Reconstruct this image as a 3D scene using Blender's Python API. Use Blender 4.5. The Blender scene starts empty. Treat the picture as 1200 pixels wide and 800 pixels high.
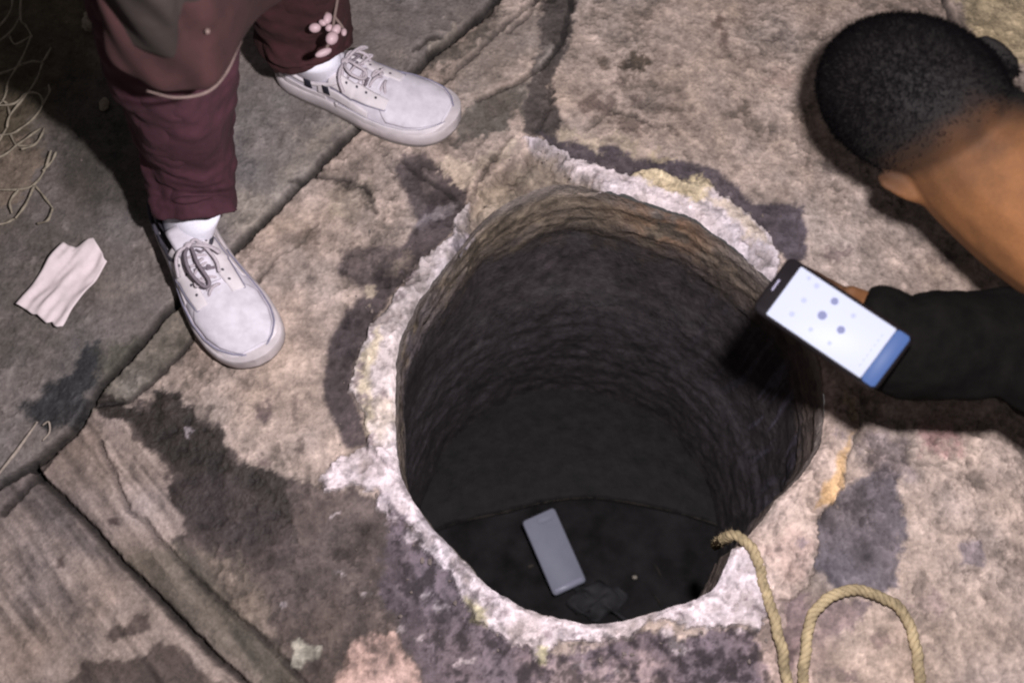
import bpy, bmesh, math, random
import numpy as np
from mathutils import Vector, Matrix
random.seed(7)
rng = np.random.default_rng(11)
S = bpy.context.scene
C = S.collection

# ------------------------------------------------------------------ camera
F_PX, TILT, CAM_H = 1100.0, math.radians(22.0), 1.30
cam_d = bpy.data.cameras.new('camera'); cam = bpy.data.objects.new('camera', cam_d); C.objects.link(cam)
cam.location = (0, 0, CAM_H); cam.rotation_euler = (TILT, 0, 0)
cam_d.sensor_width = 36; cam_d.lens = F_PX/1200*36; cam_d.clip_start = .02; cam_d.clip_end = 200
cam_d.dof.use_dof = True; cam_d.dof.focus_distance = 1.40; cam_d.dof.aperture_fstop = 3.0
S.camera = cam
# ------------------------------------------------------------------ night sky + hand torch
w = bpy.data.worlds.new('World'); S.world = w; w.use_nodes = True
bg = w.node_tree.nodes['Background']; bg.inputs[0].default_value = (1.0, .93, .93, 1); bg.inputs[1].default_value = .085
ld = bpy.data.lights.new('torch', 'SPOT'); lo = bpy.data.objects.new('torch', ld); C.objects.link(lo)
TORCH = Vector((.14, .20, 1.12))
lo.location = TORCH; ld.energy = 88; ld.shadow_soft_size = .02; ld.spot_size = math.radians(150); ld.spot_blend = .6
ld.color = (1.0, .955, .97)
lo.rotation_euler = (Vector((.10, .42, 0))-TORCH).to_track_quat('-Z', 'Y').to_euler()
S.render.engine = 'CYCLES'
S.view_settings.view_transform = 'Standard'; S.view_settings.look = 'None'
S.view_settings.exposure = 0; S.view_settings.gamma = 1
S.cycles.filter_width = 2.2

# ------------------------------------------------------------------ helpers
CT, ST = math.cos(TILT), math.sin(TILT)
def at(px, py, z=0.0):
    """the point of height z seen at a spot of the photograph: used only to measure the place"""
    x, y = (px-600)/F_PX, (400-py)/F_PX
    d = (x, y*CT+ST, y*ST-CT); k = (z-CAM_H)/d[2]
    return Vector((d[0]*k, d[1]*k, z))
def to_px(X, Y, Z=0.0):
    dz = Z-CAM_H
    yc = Y*CT+dz*ST; zc = -Y*ST+dz*CT
    return 600+F_PX*X/(-zc), 400-F_PX*yc/(-zc)
def lin(c):
    c = np.asarray(c, float)/255
    return np.where(c <= .04045, c/12.92, ((c+.055)/1.055)**2.4)
def L4(*c, k=1.0): v = lin(c)*k; return (float(v[0]), float(v[1]), float(v[2]), 1)
def tag(o, label=None, cat=None, group=None, kind=None):
    if label: o['label'] = label
    if cat: o['category'] = cat
    if group: o['group'] = group
    if kind: o['kind'] = kind
    return o
def empty(name, loc=(0, 0, 0), parent=None):
    o = bpy.data.objects.new(name, None); o.empty_display_size = .05; o.location = loc; C.objects.link(o)
    if parent: adopt(o, parent)
    return o
def rumple(o, scale, strength):
    t = bpy.data.textures.get('rumple%g' % scale) or bpy.data.textures.new('rumple%g' % scale, 'CLOUDS')
    t.noise_scale = scale; t.noise_depth = 3
    m = o.modifiers.new('rumple', 'DISPLACE'); m.texture = t; m.strength = strength; m.mid_level = .5; m.texture_coords = 'OBJECT'
def adopt(o, parent):
    o.parent = parent
    M = Matrix.Translation(parent.location)
    o.matrix_parent_inverse = M.inverted()
def obj(name, bm, mat, parent=None, smooth=True):
    me = bpy.data.meshes.new(name)
    bmesh.ops.recalc_face_normals(bm, faces=bm.faces)
    bm.to_mesh(me); bm.free()
    o = bpy.data.objects.new(name, me); C.objects.link(o)
    if mat: me.materials.append(mat)
    if smooth: me.polygons.foreach_set('use_smooth', [True]*len(me.polygons))
    if parent: adopt(o, parent)
    return o
def mod(o, kind, **kw):
    m = o.modifiers.new(kind.lower(), kind)
    for k, v in kw.items(): setattr(m, k, v)
    return m
# numpy value noise
def vnoise(x, y, scale, seed):
    r = np.random.default_rng(seed); n = 256
    g = r.random((n, n))
    u, v = x/scale, y/scale
    i, j = np.floor(u).astype(int), np.floor(v).astype(int)
    fx, fy = u-i, v-j
    fx = fx*fx*(3-2*fx); fy = fy*fy*(3-2*fy)
    a = g[i % n, j % n]; b = g[(i+1) % n, j % n]; c = g[i % n, (j+1) % n]; d = g[(i+1) % n, (j+1) % n]
    return (a*(1-fx)+b*fx)*(1-fy)+(c*(1-fx)+d*fx)*fy
def fbm(x, y, scale, seed, octs=4, gain=.55):
    s = 0; a = 1; t = 0
    for k in range(octs):
        s = s+a*vnoise(x+13.7*k, y-7.3*k, scale/2**k, seed+k); t += a; a *= gain
    return s/t-.5
def inside(px, py, poly):
    res = np.zeros(px.shape, bool); n = len(poly); j = n-1
    for i in range(n):
        xi, yi = poly[i]; xj, yj = poly[j]
        if yi != yj:
            c = ((yi > py) != (yj > py)) & (px < (xj-xi)*(py-yi)/(yj-yi)+xi)
            res ^= c
        j = i
    return res
def dist_line(px, py, pts, closed=False):
    d = np.full(px.shape, 1e9)
    seg = list(zip(pts[:-1], pts[1:]))
    if closed: seg.append((pts[-1], pts[0]))
    for (ax, ay), (bx, by) in seg:
        vx, vy = bx-ax, by-ay
        t = np.clip(((px-ax)*vx+(py-ay)*vy)/(vx*vx+vy*vy+1e-9), 0, 1)
        d = np.minimum(d, np.hypot(px-ax-t*vx, py-ay-t*vy))
    return d
def sm(x, a, b):
    t = np.clip((x-a)/(b-a), 0, 1); return t*t*(3-2*t)

# ------------------------------------------------------------------ materials
class NT:
    def __init__(s, name):
        s.m = bpy.data.materials.new(name); s.m.use_nodes = True; s.t = s.m.node_tree
        s.b = s.t.nodes['Principled BSDF']
    def n(s, typ, **kw):
        nd = s.t.nodes.new(typ)
        for k, v in kw.items():
            if k in nd.inputs: nd.inputs[k].default_value = v
            else: setattr(nd, k, v)
        return nd
    def l(s, a, b): s.t.links.new(a, b)
def material(name, col, rough=.7, nscale=60, nmix=.25, bump=.2, bdist=.002, dark=None, spec=.3, metal=0, sheen=0, wave=None):
    k = NT(name); tc = k.n('ShaderNodeTexCoord')
    nz = k.n('ShaderNodeTexNoise', Scale=nscale, Detail=6.0, Roughness=.6); k.l(tc.outputs['Object'], nz.inputs['Vector'])
    mx = k.n('ShaderNodeMix', data_type='RGBA')
    dk = dark or tuple(c*(1-nmix*1.6) for c in col[:3])+(1,)
    mx.inputs[6].default_value = dk; mx.inputs[7].default_value = col
    rp = k.n('ShaderNodeMapRange'); rp.inputs[1].default_value = .32; rp.inputs[2].default_value = .68
    k.l(nz.outputs[0], rp.inputs[0]); k.l(rp.outputs[0], mx.inputs[0]); k.l(mx.outputs[2], k.b.inputs['Base Color'])
    k.b.inputs['Roughness'].default_value = rough; k.b.inputs['Specular IOR Level'].default_value = spec
    k.b.inputs['Metallic'].default_value = metal
    if sheen: k.b.inputs['Sheen Weight'].default_value = sheen
    bp = k.n('ShaderNodeBump', Strength=bump, Distance=bdist)
    if wave:
        wv = k.n('ShaderNodeTexWave', Scale=wave, Distortion=1.5); k.l(tc.outputs['Object'], wv.inputs['Vector'])
        ad = k.n('ShaderNodeMath', operation='ADD'); k.l(wv.outputs[1], ad.inputs[0]); k.l(nz.outputs[0], ad.inputs[1]); k.l(ad.outputs[0], bp.inputs['Height'])
    else: k.l(nz.outputs[0], bp.inputs['Height'])
    k.l(bp.outputs[0], k.b.inputs['Normal'])
    return k.m
def vcol_material(name, rough=.85, grain=.34, gscale=170, bump=.5, bdist=.004):
    k = NT(name); tc = k.n('ShaderNodeTexCoord')
    at_ = k.n('ShaderNodeAttribute', attribute_name='Col'); ar = k.n('ShaderNodeAttribute', attribute_name='Rgh')
    n1 = k.n('ShaderNodeTexNoise', Scale=gscale, Detail=7.0, Roughness=.65); n2 = k.n('ShaderNodeTexNoise', Scale=38.0, Detail=5.0, Roughness=.6)
    vo = k.n('ShaderNodeTexVoronoi', Scale=210.0)
    for q in (n1, n2, vo): k.l(tc.outputs['Object'], q.inputs['Vector'])
    ad = k.n('ShaderNodeMath', operation='ADD'); k.l(n1.outputs[0], ad.inputs[0]); k.l(n2.outputs[0], ad.inputs[1])
    mr = k.n('ShaderNodeMapRange'); mr.inputs[1].default_value = .72; mr.inputs[2].default_value = 1.28
    mr.inputs[3].default_value = 1-grain; mr.inputs[4].default_value = 1+grain; k.l(ad.outputs[0], mr.inputs[0])
    hs = k.n('ShaderNodeVectorMath', operation='SCALE'); k.l(at_.outputs['Color'], hs.inputs[0]); k.l(mr.outputs[0], hs.inputs['Scale'])
    k.l(hs.outputs[0], k.b.inputs['Base Color']); k.l(ar.outputs['Fac'], k.b.inputs['Roughness'])
    k.b.inputs['Specular IOR Level'].default_value = .25
    ma = k.n('ShaderNodeMath', operation='MULTIPLY_ADD'); k.l(vo.outputs[0], ma.inputs[0]); ma.inputs[1].default_value = .35; k.l(ad.outputs[0], ma.inputs[2])
    bp = k.n('ShaderNodeBump', Strength=bump, Distance=bdist); k.l(ma.outputs[0], bp.inputs['Height']); k.l(bp.outputs[0], k.b.inputs['Normal'])
    return k.m
M = {}
M['concrete'] = vcol_material('weathered_concrete')
M['shaft'] = vcol_material('shaft_wall', bump=.6, bdist=.006, gscale=90)
M['skin_v'] = vcol_material('skin', grain=.16, bump=.3, bdist=.001, gscale=260)
M['leather'] = material('white_leather', L4(218, 209, 214), .65, 30, .16, .5, .002)
M['midsole'] = material('white_rubber', L4(204, 194, 198), .65, 22, .22, .3)
M['mesh_upper'] = material('off_white_mesh', L4(212, 205, 216), .85, 44, .17, .6, .0015)
M['tread'] = material('grey_outsole', L4(120, 112, 110), .8, 60, .2)
M['seam'] = material('grey_blue_stitching', L4(142, 138, 160), .8, 80, .2)
M['lining'] = material('dark_lining', L4(70, 66, 76), .9, 80, .2)
M['mark'] = material('black_side_mark', L4(38, 36, 48), .6, 80, .1)
M['lace'] = material('lace_cotton', L4(200, 188, 196), .85, 500, .25, .5)
M['lace_grey'] = material('grey_lace_cotton', L4(132, 120, 130), .85, 500, .25, .5)
M['sock'] = material('white_sock', L4(235, 232, 245), .9, 300, .08, .5, .001)
M['maroon'] = material('maroon_cloth', L4(74, 41, 52), .9, 26, .30, .5, .003)
M['maroon_d'] = material('dark_maroon_cloth', L4(66, 35, 38), .9, 26, .30, .5, .003)
M['shirt'] = material('brown_maroon_cloth', L4(62, 36, 37), .92, 14, .40, .5, .003)
M['brown'] = material('brown_shawl_cloth', L4(54, 45, 42), .92, 22, .25, .5, .003)
M['pale_cord'] = material('pale_cord', L4(116, 98, 94), .85, 300, .2, .4)
M['bead'] = material('pale_bead', L4(180, 154, 160), .45, 80, .1, .1)
M['black_cloth'] = material('black_cloth', L4(16, 14, 14), 1.0, 40, .35, .8, .004, spec=.05)
M['hair'] = material('black_hair', L4(12, 10, 12), 1.0, 300, .25, .6, .002, spec=.03)
M['tissue'] = material('tissue_paper', L4(232, 216, 220), .9, 120, .08, .3, .001)
M['net'] = material('pale_netting', L4(164, 152, 136), .85, 140, .25, .3)
M['grit'] = material('mortar_crumbs', L4(118, 106, 102), .9, 90, .3, .3)
M['rope'] = material('yellow_rope', L4(188, 168, 134), .9, 34, .42, .8, .003)
M['twig'] = material('pale_straw', L4(176, 162, 152), .8, 140, .25, .3)
M['case'] = material('black_phone_case', L4(15, 11, 14), .4, 80, .15, .05)
M['sludge'] = material('black_sludge', (.027, .0245, .027, 1), .75, 14, .5, .25, .006, spec=.15)
M['bench'] = material('wet_benching', L4(44, 41, 43, k=.8), .7, 30, .4, .7, .01)
M['bench_edge'] = material('worn_ledge', L4(96, 88, 82, k=.8), .8, 60, .6, .6, .004)
M['film'] = material('plastic_film', L4(58, 57, 60), .7, 30, .3, .3, .004)
M['pale_phone'] = material('pale_phone_back', L4(150, 152, 170), .6, 30, .06, .03)
M['pale_edge'] = material('pale_phone_edge', L4(168, 168, 190), .3, 90, .04, .03)
M['scrap'] = material('pale_scrap', L4(190, 180, 168), .85, 60, .2, .3)
def emit(name, col, s, rough=.55):
    
    k = NT(name); k.b.inputs['Specular IOR Level'].default_value = .15; k.b.inputs['Base Color'].default_value = (.02, .02, .02, 1); k.b.inputs['Roughness'].default_value = rough
    k.b.inputs['Emission Color'].default_value = col; k.b.inputs['Emission Strength'].default_value = s
    return k.m
M['screen'] = emit('lit_screen', L4(226, 228, 255), 1.05)
M['ui_blue'] = emit('blue_bar', L4(58, 108, 190), .75)
M['ui_dot'] = emit('screen_dot', L4(118, 122, 178), 1.0)
M['ui_dot2'] = emit('faint_screen_dot', L4(192, 196, 236), 1.0)

# ------------------------------------------------------------------ the opening of the manhole, traced on the ground
HOLE = [(648,216),(682,217),(716,227),(760,240),(812,256),(850,284),(890,318),(925,352),(950,390),(962,430),(966,465),(963,505),
        (955,532),(938,560),(908,588),(882,618),(858,642),(846,672),(834,692),(818,701),(790,709),(745,722),(682,730),(640,723),(600,706),
        (572,686),(550,660),(520,630),(496,602),(477,572),(467,540),(463,500),(464,450),(467,405),(480,372),(500,342),(522,314),(536,296),
        (552,273),(572,252),(596,235),(622,222)]
HC = at(700, 470)
hp = [at(*p) for p in HOLE]
ang = np.array([math.atan2(p.y-HC.y, p.x-HC.x) for p in hp]); rad = np.array([math.hypot(p.x-HC.x, p.y-HC.y) for p in hp])
o_ = np.argsort(ang); ang, rad = ang[o_], rad[o_]
ang = np.concatenate([ang-2*math.pi, ang, ang+2*math.pi]); rad = np.concatenate([rad]*3)
def hole_r(th):
    th = (np.asarray(th)+math.pi) % (2*math.pi)-math.pi
    r = np.interp(th, ang, rad)
    c, q = np.cos(th), np.sin(th)
    return r+fbm(c*.3+2, q*.3+2, .045, 201, 4)*.010

# ------------------------------------------------------------------ ground: one fine sheet, split into slabs at the joints
c4 = [at(-70, -70), at(1270, -70), at(-70, 870), at(1270, 870)]
X0, X1 = min(p.x for p in c4), max(p.x for p in c4); Y0, Y1 = min(p.y for p in c4), max(p.y for p in c4)
STEP = .00255
nx, ny = int((X1-X0)/STEP)+1, int((Y1-Y0)/STEP)+1
gx, gy = np.meshgrid(X0+np.arange(nx)*STEP, Y0+np.arange(ny)*STEP, indexing='ij')
gx, gy = gx.ravel(), gy.ravel()
th = np.arctan2(gy-HC.y, gx-HC.x); rr = np.hypot(gx-HC.x, gy-HC.y); hr = hole_r(th)
inh = rr < hr
near = inh & (rr > hr-1.5*STEP)
gx = np.where(near, HC.x+np.cos(th)*hr, gx); gy = np.where(near, HC.y+np.sin(th)*hr, gy)
rr = np.hypot(gx-HC.x, gy-HC.y)
PX, PY = to_px(gx, gy)

SEAM1 = [(760,-190),(640,-60),(562,18),(500,68),(430,138),(368,198),(300,266),(262,304),(190,370),(165,402),(115,456),(88,500),(36,546),(-40,590),(-250,700)]
SEAM2 = [(36,546),(60,574),(95,606),(140,657),(190,706),(240,758),(290,805),(420,930)]
SEAM3 = [(118,520),(150,596),(197,642),(240,690),(300,742),(352,797),(470,930)]
SEAM4 = [(226,396),(190,434),(150,470),(112,474)]
SEAM5 = [(660,-60),(625,0),(600,20),(560,60),(520,95),(470,150)]
SEAM6 = [(1096,-80),(1108,0),(1122,40),(1165,160),(1230,300),(1300,420)]

def colour_at(px, py, X, Y):
    """returns rgb (albedo), height (m), roughness: stains, worn paint and repairs as they lie on the ground, plus some painted shade"""
    wx = px+fbm(X, Y, .045, 3, 4)*26+fbm(X, Y, .017, 9, 4, .8)*30
    wy = py+fbm(X, Y, .045, 23, 4)*26+fbm(X, Y, .017, 29, 4, .8)*30
    n = px.shape[0]
    col = np.empty((n, 3)); col[:] = lin((158, 142, 133)); h = np.zeros(n); rg = np.full(n, .88)
    big = fbm(X, Y, .16, 41, 3); mid = fbm(X, Y, .035, 47, 4); fin = fbm(X, Y, .010, 53, 4)
    warm = fbm(X, Y, .09, 59, 3)
    apron = np.ones(n)
    def lay(poly, c, a=1.0, soft=3.0, warp=1.0, dh=0., r=None, nz=0.):
        nonlocal col, h, rg
        x, y = px+(wx-px)*warp, py+(wy-py)*warp
        bx = [p[0] for p in poly]; by = [p[1] for p in poly]
        sel = np.where((x > min(bx)-60) & (x < max(bx)+60) & (y > min(by)-60) & (y < max(by)+60))[0]
        if not len(sel): return
        xs, ys = x[sel], y[sel]
        d = dist_line(xs, ys, poly, True); ins = inside(xs, ys, poly)
        sd = np.where(ins, d, -d)
        m = sm(sd, -soft, soft)*a
        if nz: m = m*np.clip(1+nz*4*mid[sel]+nz*4*fin[sel], 0, 1.0)
        cc = lin(c)*(.78 if sum(c) < 318 else 1.04 if sum(c) < 480 else .90)
        col[sel] = col[sel]*(1-m[:, None])+cc*m[:, None]
        h[sel] += dh*m
        if r is not None: rg[sel] = rg[sel]*(1-m)+r*m
        return
    # slabs west of the long joint
    WEST = SEAM1+[(-600,700),(-600,-600),(760,-600)]
    lay(WEST, (117, 109, 106), soft=2, warp=0)
    mW = inside(px, py, WEST)
    lay([(-300,-300),(140,-300),(125,60),(100,110),(50,150),(20,200),(-300,200)], (88, 78, 60), .85, 25)
    lay([(60,60),(190,90),(200,260),(90,250),(60,180)], (74, 70, 66), .8, 25)  # cast shadow of the trouser leg, painted into the slab colour
    lay([(-60,180),(45,165),(55,190),(30,232),(-60,250)], (128, 114, 102), .9, 6)
    lay([(-60,240),(90,255),(120,290),(110,400),(60,430),(-60,430)], (98, 93, 87), .7, 22, nz=.8)
    lay([(255,245),(300,195),(400,110),(440,120),(300,262),(270,285)], (142, 133, 126), .8, 9)
    lay([(262,215),(290,90),(330,95),(420,120),(380,150),(300,225)], (112, 106, 104), .8, 12)
    lay([(22,470),(50,458),(75,440),(95,408),(118,402),(116,450),(98,488),(62,500),(28,486)], (52, 52, 56), .92, 6, r=.5)
    lay([(112,415),(165,395),(165,430),(140,455),(120,450)], (84, 82, 72), .8, 8)
    # between the joints: kerb strip and the two brushed slabs
    lay([(262,304),(190,370),(115,456),(100,500),(150,472),(226,398),(262,345)], (114, 106, 98), 1, 3, .3)
    SL2 = [(36,546),(95,490),(125,470),(160,560),(150,596),(197,642),(240,690),(300,742),(352,797),(470,930),(420,930),(290,805),(240,758),(190,706),(140,657),(95,606)]
    lay(SL2, (132, 118, 112), 1, 2, .3)
    lay(SEAM2+[(420,1100),(-400,1100),(-400,780),(-40,590)], (140, 126, 120), 1, 2, 0)
    lay([(36,546),(130,650),(230,745),(200,715),(100,650),(20,590),(-60,640),(-60,600)], (108, 99, 98), .8, 14, .6)
    lay([(110,480),(150,492),(155,515),(186,536),(216,556),(215,640),(160,620),(130,560)], (160, 144, 138), .9, 4, .8)
    lay([(60,690),(100,690),(110,720),(80,725)], (104, 94, 92), .6, 9)
    # dirty concrete between the brushed slabs and the opening
    lay([(150,480),(190,452),(268,508),(300,548),(350,562),(400,576),(440,575),(480,602),(520,668),(560,725),(640,800),(640,960),(400,960),(240,690),(205,640),(214,600),(200,566),(186,536),(155,512)], (94, 83, 80), 1, 4, .8, r=.75)
    lay([(120,640),(170,640),(215,640),(300,740),(360,810),(330,830),(240,755)], (88, 83, 74), .75, 12, .8)
    lay([(230,640),(270,640),(300,690),(320,740),(300,745),(250,690)], (120, 108, 98), .6, 12, nz=.5)
    lay([(460,600),(520,650),(570,720),(640,768),(700,752),(762,742),(830,738),(890,738),(905,800),(930,960),(500,960),(505,800),(470,735),(440,700),(450,650)], (98, 87, 93), 1, 5, .8, dh=-.002)
    lay([(620,770),(700,770),(790,780),(800,900),(600,900)], (138, 122, 122), .7, 14, nz=1.)
    # wet stain, its ragged edge
    lay([(114,460),(128,464),(150,478),(172,478),(180,450),(192,456),(208,456),(214,474),(232,482),(238,500),(262,502),(270,520),(268,534),(300,546),(330,560),(350,640),(300,640),(250,620),(215,600),(200,590),(198,566),(212,556),(190,532),(170,520),(156,494),(116,488)], (60, 53, 50), .97, 2.0, .6, r=.6)
    lay([(200,562),(260,550),(330,600),(350,660),(300,660),(250,640),(212,610)], (72, 62, 62), .8, 12)
    lay([(124,745),(134,730),(150,735),(160,722),(178,720),(178,738),(150,746),(135,748)], (84, 73, 70), .9, 3, .5)
    lay([(70,812),(100,775),(130,772),(160,768),(182,752),(205,757),(240,790),(300,830),(300,900),(60,900)], (86, 75, 71), .92, 3, .6)
    lay([(66,655),(76,650),(76,664),(68,666)], (90, 76, 72), .8, 2, .3); lay([(125,608),(139,604),(140,613),(128,616)], (84, 70, 68), .9, 2, .3)
    # pink repair patch, pale scab
    lay([(404,760),(420,742),(440,748),(468,744),(480,770),(496,790),(510,850),(380,850),(396,800)], (186, 158, 150), .95, 4, .7, nz=.35)
    # dark concrete round the opening
    lay([(643,-80),(677,-80),(673,25),(663,52),(655,76),(648,96),(650,122),(657,150),(655,168),(628,162),(610,148),(614,125),(621,100),(627,70),(632,40)], (84, 77, 75), .97, 3, .7)
    lay([(622,92),(600,98),(560,116),(534,130),(530,166),(560,164),(590,146),(614,132)], (98, 92, 86), .9, 4, .8, nz=.2)
    lay([(628,80),(640,45),(644,55),(634,85)], (140, 130, 124), .8, 3, .5); lay([(612,100),(626,82),(622,98),(608,108)], (134, 124, 118), .8, 3, .5)
    lay([(560,40),(640,10),(630,60),(580,100),(540,120),(530,90)], (120, 110, 104), .6, 8, nz=.5)
    lay([(628,152),(660,165),(700,168),(722,172),(748,184),(778,180),(803,186),(832,196),(862,215),(884,236),(915,236),(946,240),(944,300),(925,312),(902,280),(870,250),(835,222),(800,208),(740,208),(700,198),(650,182)], (80, 72, 78), .96, 3, .45, dh=-.003)
    lay([(550,206),(546,240),(524,278),(500,298),(480,318),(458,342),(442,366),(428,394),(414,422),(410,450),(418,480),(432,522),(404,526),(386,490),(376,450),(382,405),(398,374),(422,345),(443,318),(466,292),(487,262),(502,236),(516,208)], (82, 72, 74), .97, 3, .35, dh=-.003)
    lay([(470,178),(500,178),(522,194),(548,212),(520,250),(492,262),(474,228),(462,200)], (86, 76, 78), .92, 4, .5, dh=-.002)
    lay([(398,300),(430,286),(472,284),(462,322),(425,337),(398,320)], (90, 79, 80), .9, 4, .5)
    lay([(478,320),(450,318),(448,300),(470,290),(482,300)], (126, 114, 104), .5, 3, 1.2, nz=.6)
    lay([(420,345),(432,330),(440,340),(428,352)], (160, 146, 130), .7, 2, 1.)
    lay([(520,190),(530,176),(545,190),(560,195),(560,216),(545,225),(530,210)], (182, 166, 152), .95, 2.5, .9, nz=.2)
    lay([(556,186),(575,175),(600,160),(600,176),(580,190),(560,196)], (176, 160, 146), .9, 3, .9)
    lay([(388,215),(430,210),(436,240),(410,262),(385,250)], (150, 136, 122), .6, 5)
    lay([(382,212),(410,206),(430,222),(438,250),(430,250),(420,225),(404,216)], (84, 74, 68), .85, 3, .6)
    lay([(395,290),(420,285),(430,300),(400,310)], (92, 82, 80), .8, 4)
    lay([(488,262),(500,250),(520,238),(538,240),(530,250),(508,256),(494,268)], (132, 122, 124), .8, 3, .6)
    lay([(505,60),(540,44),(575,20),(590,20),(560,52),(520,82),(500,84)], (84, 78, 72), .8, 5)
    lay([(500,52),(522,40),(532,28),(540,30),(520,50),(505,60)], (140, 130, 122), .8, 2.5, .5)
    lay([(340,132),(352,150),(350,168),(336,158),(332,140)], (128, 120, 116), .7, 4)
    lay([(660,150),(700,160),(740,166),(740,176),(700,170),(658,164)], (166, 152, 134), .7, 5, 1.1, nz=.5)
    lay([(770,176),(800,180),(790,186),(765,184)], (168, 152, 130), .7, 3, 1.)
    lay([(590,205),(640,172),(655,185),(620,205),(600,215)], (112, 102, 92), .6, 5)
    # the east side
    lay([(986,570),(1010,555),(1044,545),(1052,590),(1062,640),(1056,690),(1020,694),(985,690),(952,668),(952,625),(972,590)], (104, 97, 103), .96, 4, .7)
    lay([(1122,634),(1148,633),(1151,662),(1124,662)], (112, 102, 106), .9, 3, .4)
    lay([(1016,500),(1060,520),(1070,560),(1030,560),(1010,530)], (118, 106, 108), .7, 8)
    lay([(918,700),(948,696),(950,715),(938,760),(925,800),(915,760)], (82, 68, 78), .92, 4, .5, dh=-.002)
    lay([(962,706),(1005,700),(1030,712),(1000,728),(985,745),(962,765),(955,740)], (108, 95, 99), .85, 5)  # shadow inside the rope's arch, painted on the concrete
    lay([(1125,-80),(1300,-80),(1300,90),(1180,72),(1150,60),(1128,20)], (178, 162, 132), .85, 8)
    lay([(1168,448),(1188,452),(1188,468),(1166,468)], (104, 102, 90), .7, 4)
    lay([(900,700),(990,700),(1000,720),(960,800),(930,960),(880,960),(890,780)], (150, 130, 126), .45, 10)
    lay([(1080,480),(1130,500),(1120,540),(1080,530)], (150, 116, 116), .7, 8, nz=.8)
    # worn blotches on the north side
    for bx, by, ra, rb, c, a in [(745,74,20,9,(86,75,66),.9),(707,75,8,5,(98,84,76),.8),(722,95,6,4,(96,82,78),.8),(700,122,24,12,(98,82,78),.75),
                                 (745,118,9,6,(96,80,76),.75),(740,145,22,12,(100,84,80),.7),(778,122,12,7,(110,94,88),.7),(838,32,8,8,(98,80,74),.8),
                                 (844,55,7,16,(104,86,82),.7),(915,95,20,10,(124,106,100),.5),(1110,300,12,9,(112,98,98),.7),(975,295,16,9,(112,94,92),.7),
                                 (312,478,11,14,(96,82,84),.8),(345,480,7,16,(102,88,84),.7),(355,522,6,8,(100,86,82),.8),(308,540,6,8,(112,96,94),.8),
                                 (1035,750,14,9,(116,98,98),.6),(1090,705,22,14,(122,104,106),.5),(985,790,22,8,(108,92,96),.7),(360,278,14,8,(112,98,88),.7)]:
        lay([(bx+ra*math.cos(t), by+rb*math.sin(t)) for t in np.linspace(0, 6.28, 9)[:-1]], c, a, 3.5, .9, nz=.3)
    # whitewashed rim
    RIM = [
      ([(612,160),(640,172),(682,190),(704,200),(742,204),(776,203),(832,219),(872,249),(898,276),(916,312),(910,342),(880,330),(840,300),(810,268),(760,250),(712,232),(672,208),(625,182)], (206, 194, 198), .95),
      ([(548,238),(552,252),(545,268),(538,300),(520,325),(490,380),(480,420),(476,500),(480,560),(450,545),(434,524),(428,500),(420,474),(412,450),(416,428),(425,400),(434,383),(446,368),(462,344),(482,318),(502,298),(525,286),(534,262)], (208, 196, 198), .97),
      ([(434,520),(470,545),(500,590),(520,622),(556,656),(600,700),(640,716),(690,722),(745,716),(800,700),(832,684),(850,648),(880,645),(894,664),(896,700),(892,742),(876,732),(830,737),(800,730),(762,728),(742,746),(700,751),(652,750),(642,764),(638,778),(630,777),(624,760),(598,747),(570,735),(549,710),(524,672),(500,642),(484,612),(462,606),(440,592),(446,572),(412,572),(384,578),(374,562),(396,541)], (206, 193, 197), .96),
      ([(1002,466),(1004,500),(994,540),(988,562),(976,592),(960,612),(957,640),(956,668),(942,690),(925,704),(906,700),(898,690),(888,660),(872,640),(868,620),(900,584),(934,560),(955,525),(962,490),(960,460),(976,448)], (190, 170, 160), .92),
    ]
    rimm = np.zeros(n)
    for poly, c, a in RIM:
        before = h.copy(); lay(poly, c, a, 1.8, .5, dh=.011, r=.85, nz=.22); rimm = np.maximum(rimm, (h-before)/.011)
    # yellowed, stained and chipped places on the whitewash
    lay([(742,204),(800,203),(835,220),(828,236),(790,232),(760,222)], (196, 178, 142), .85, 4, .8)
    lay([(825,222),(870,250),(900,290),(880,285),(850,258)], (190, 172, 150), .7, 5, .8)
    lay([(996,505),(990,552),(976,590),(958,600),(962,572),(980,540)], (198, 164, 122), .9, 4, .6)
    lay([(985,455),(1000,470),(1000,500),(988,495)], (190, 168, 140), .7, 4, .6)
    lay([(418,432),(432,400),(448,382),(446,410),(436,440),(436,480),(432,520),(424,490)], (196, 182, 152), .7, 4, .6)
    lay([(432,470),(455,470),(455,530),(436,524)], (186, 172, 156), .6, 6, .8)
    lay([(545,695),(575,712),(570,735),(552,712)], (182, 172, 136), .8, 4, .7); lay([(628,756),(640,756),(638,780),(630,778)], (196, 188, 150), .8, 2, .4)
    lay([(446,575),(464,590),(478,606),(470,612),(455,598)], (96, 84, 92), .9, 2.5, .5)
    lay([(890,640),(930,620),(955,640),(945,680),(915,690)], (188, 164, 156), .7, 8)
    lay([(560,640),(475,560),(486,600)], (150, 138, 144), .4, 3)
    for bx, by, ra, rb in [(424,441,6,10),(427,468,5,6),(447,470,4,5),(438,524,4,6),(478,322,6,4),(470,343,5,4),(437,392,5,4),(512,652,5,4),(533,672,6,4),(555,690,6,5),(575,700,5,4),(592,712,5,4),
                           (680,741,11,3),(790,722,12,3),(640,742,6,4),(876,702,5,5),(886,716,5,6),(850,690,6,3),(700,214,6,2),(735,222,5,2),(870,285,7,2),(815,262,6,2),(985,508,4,5),(983,478,3,5),(655,734,6,3),(940,640,7,4)]:
        lay([(bx+ra*math.cos(t), by+rb*math.sin(t)) for t in np.linspace(0, 6.28, 9)[:-1]], (126, 112, 116), .8, 2, .8)
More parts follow.
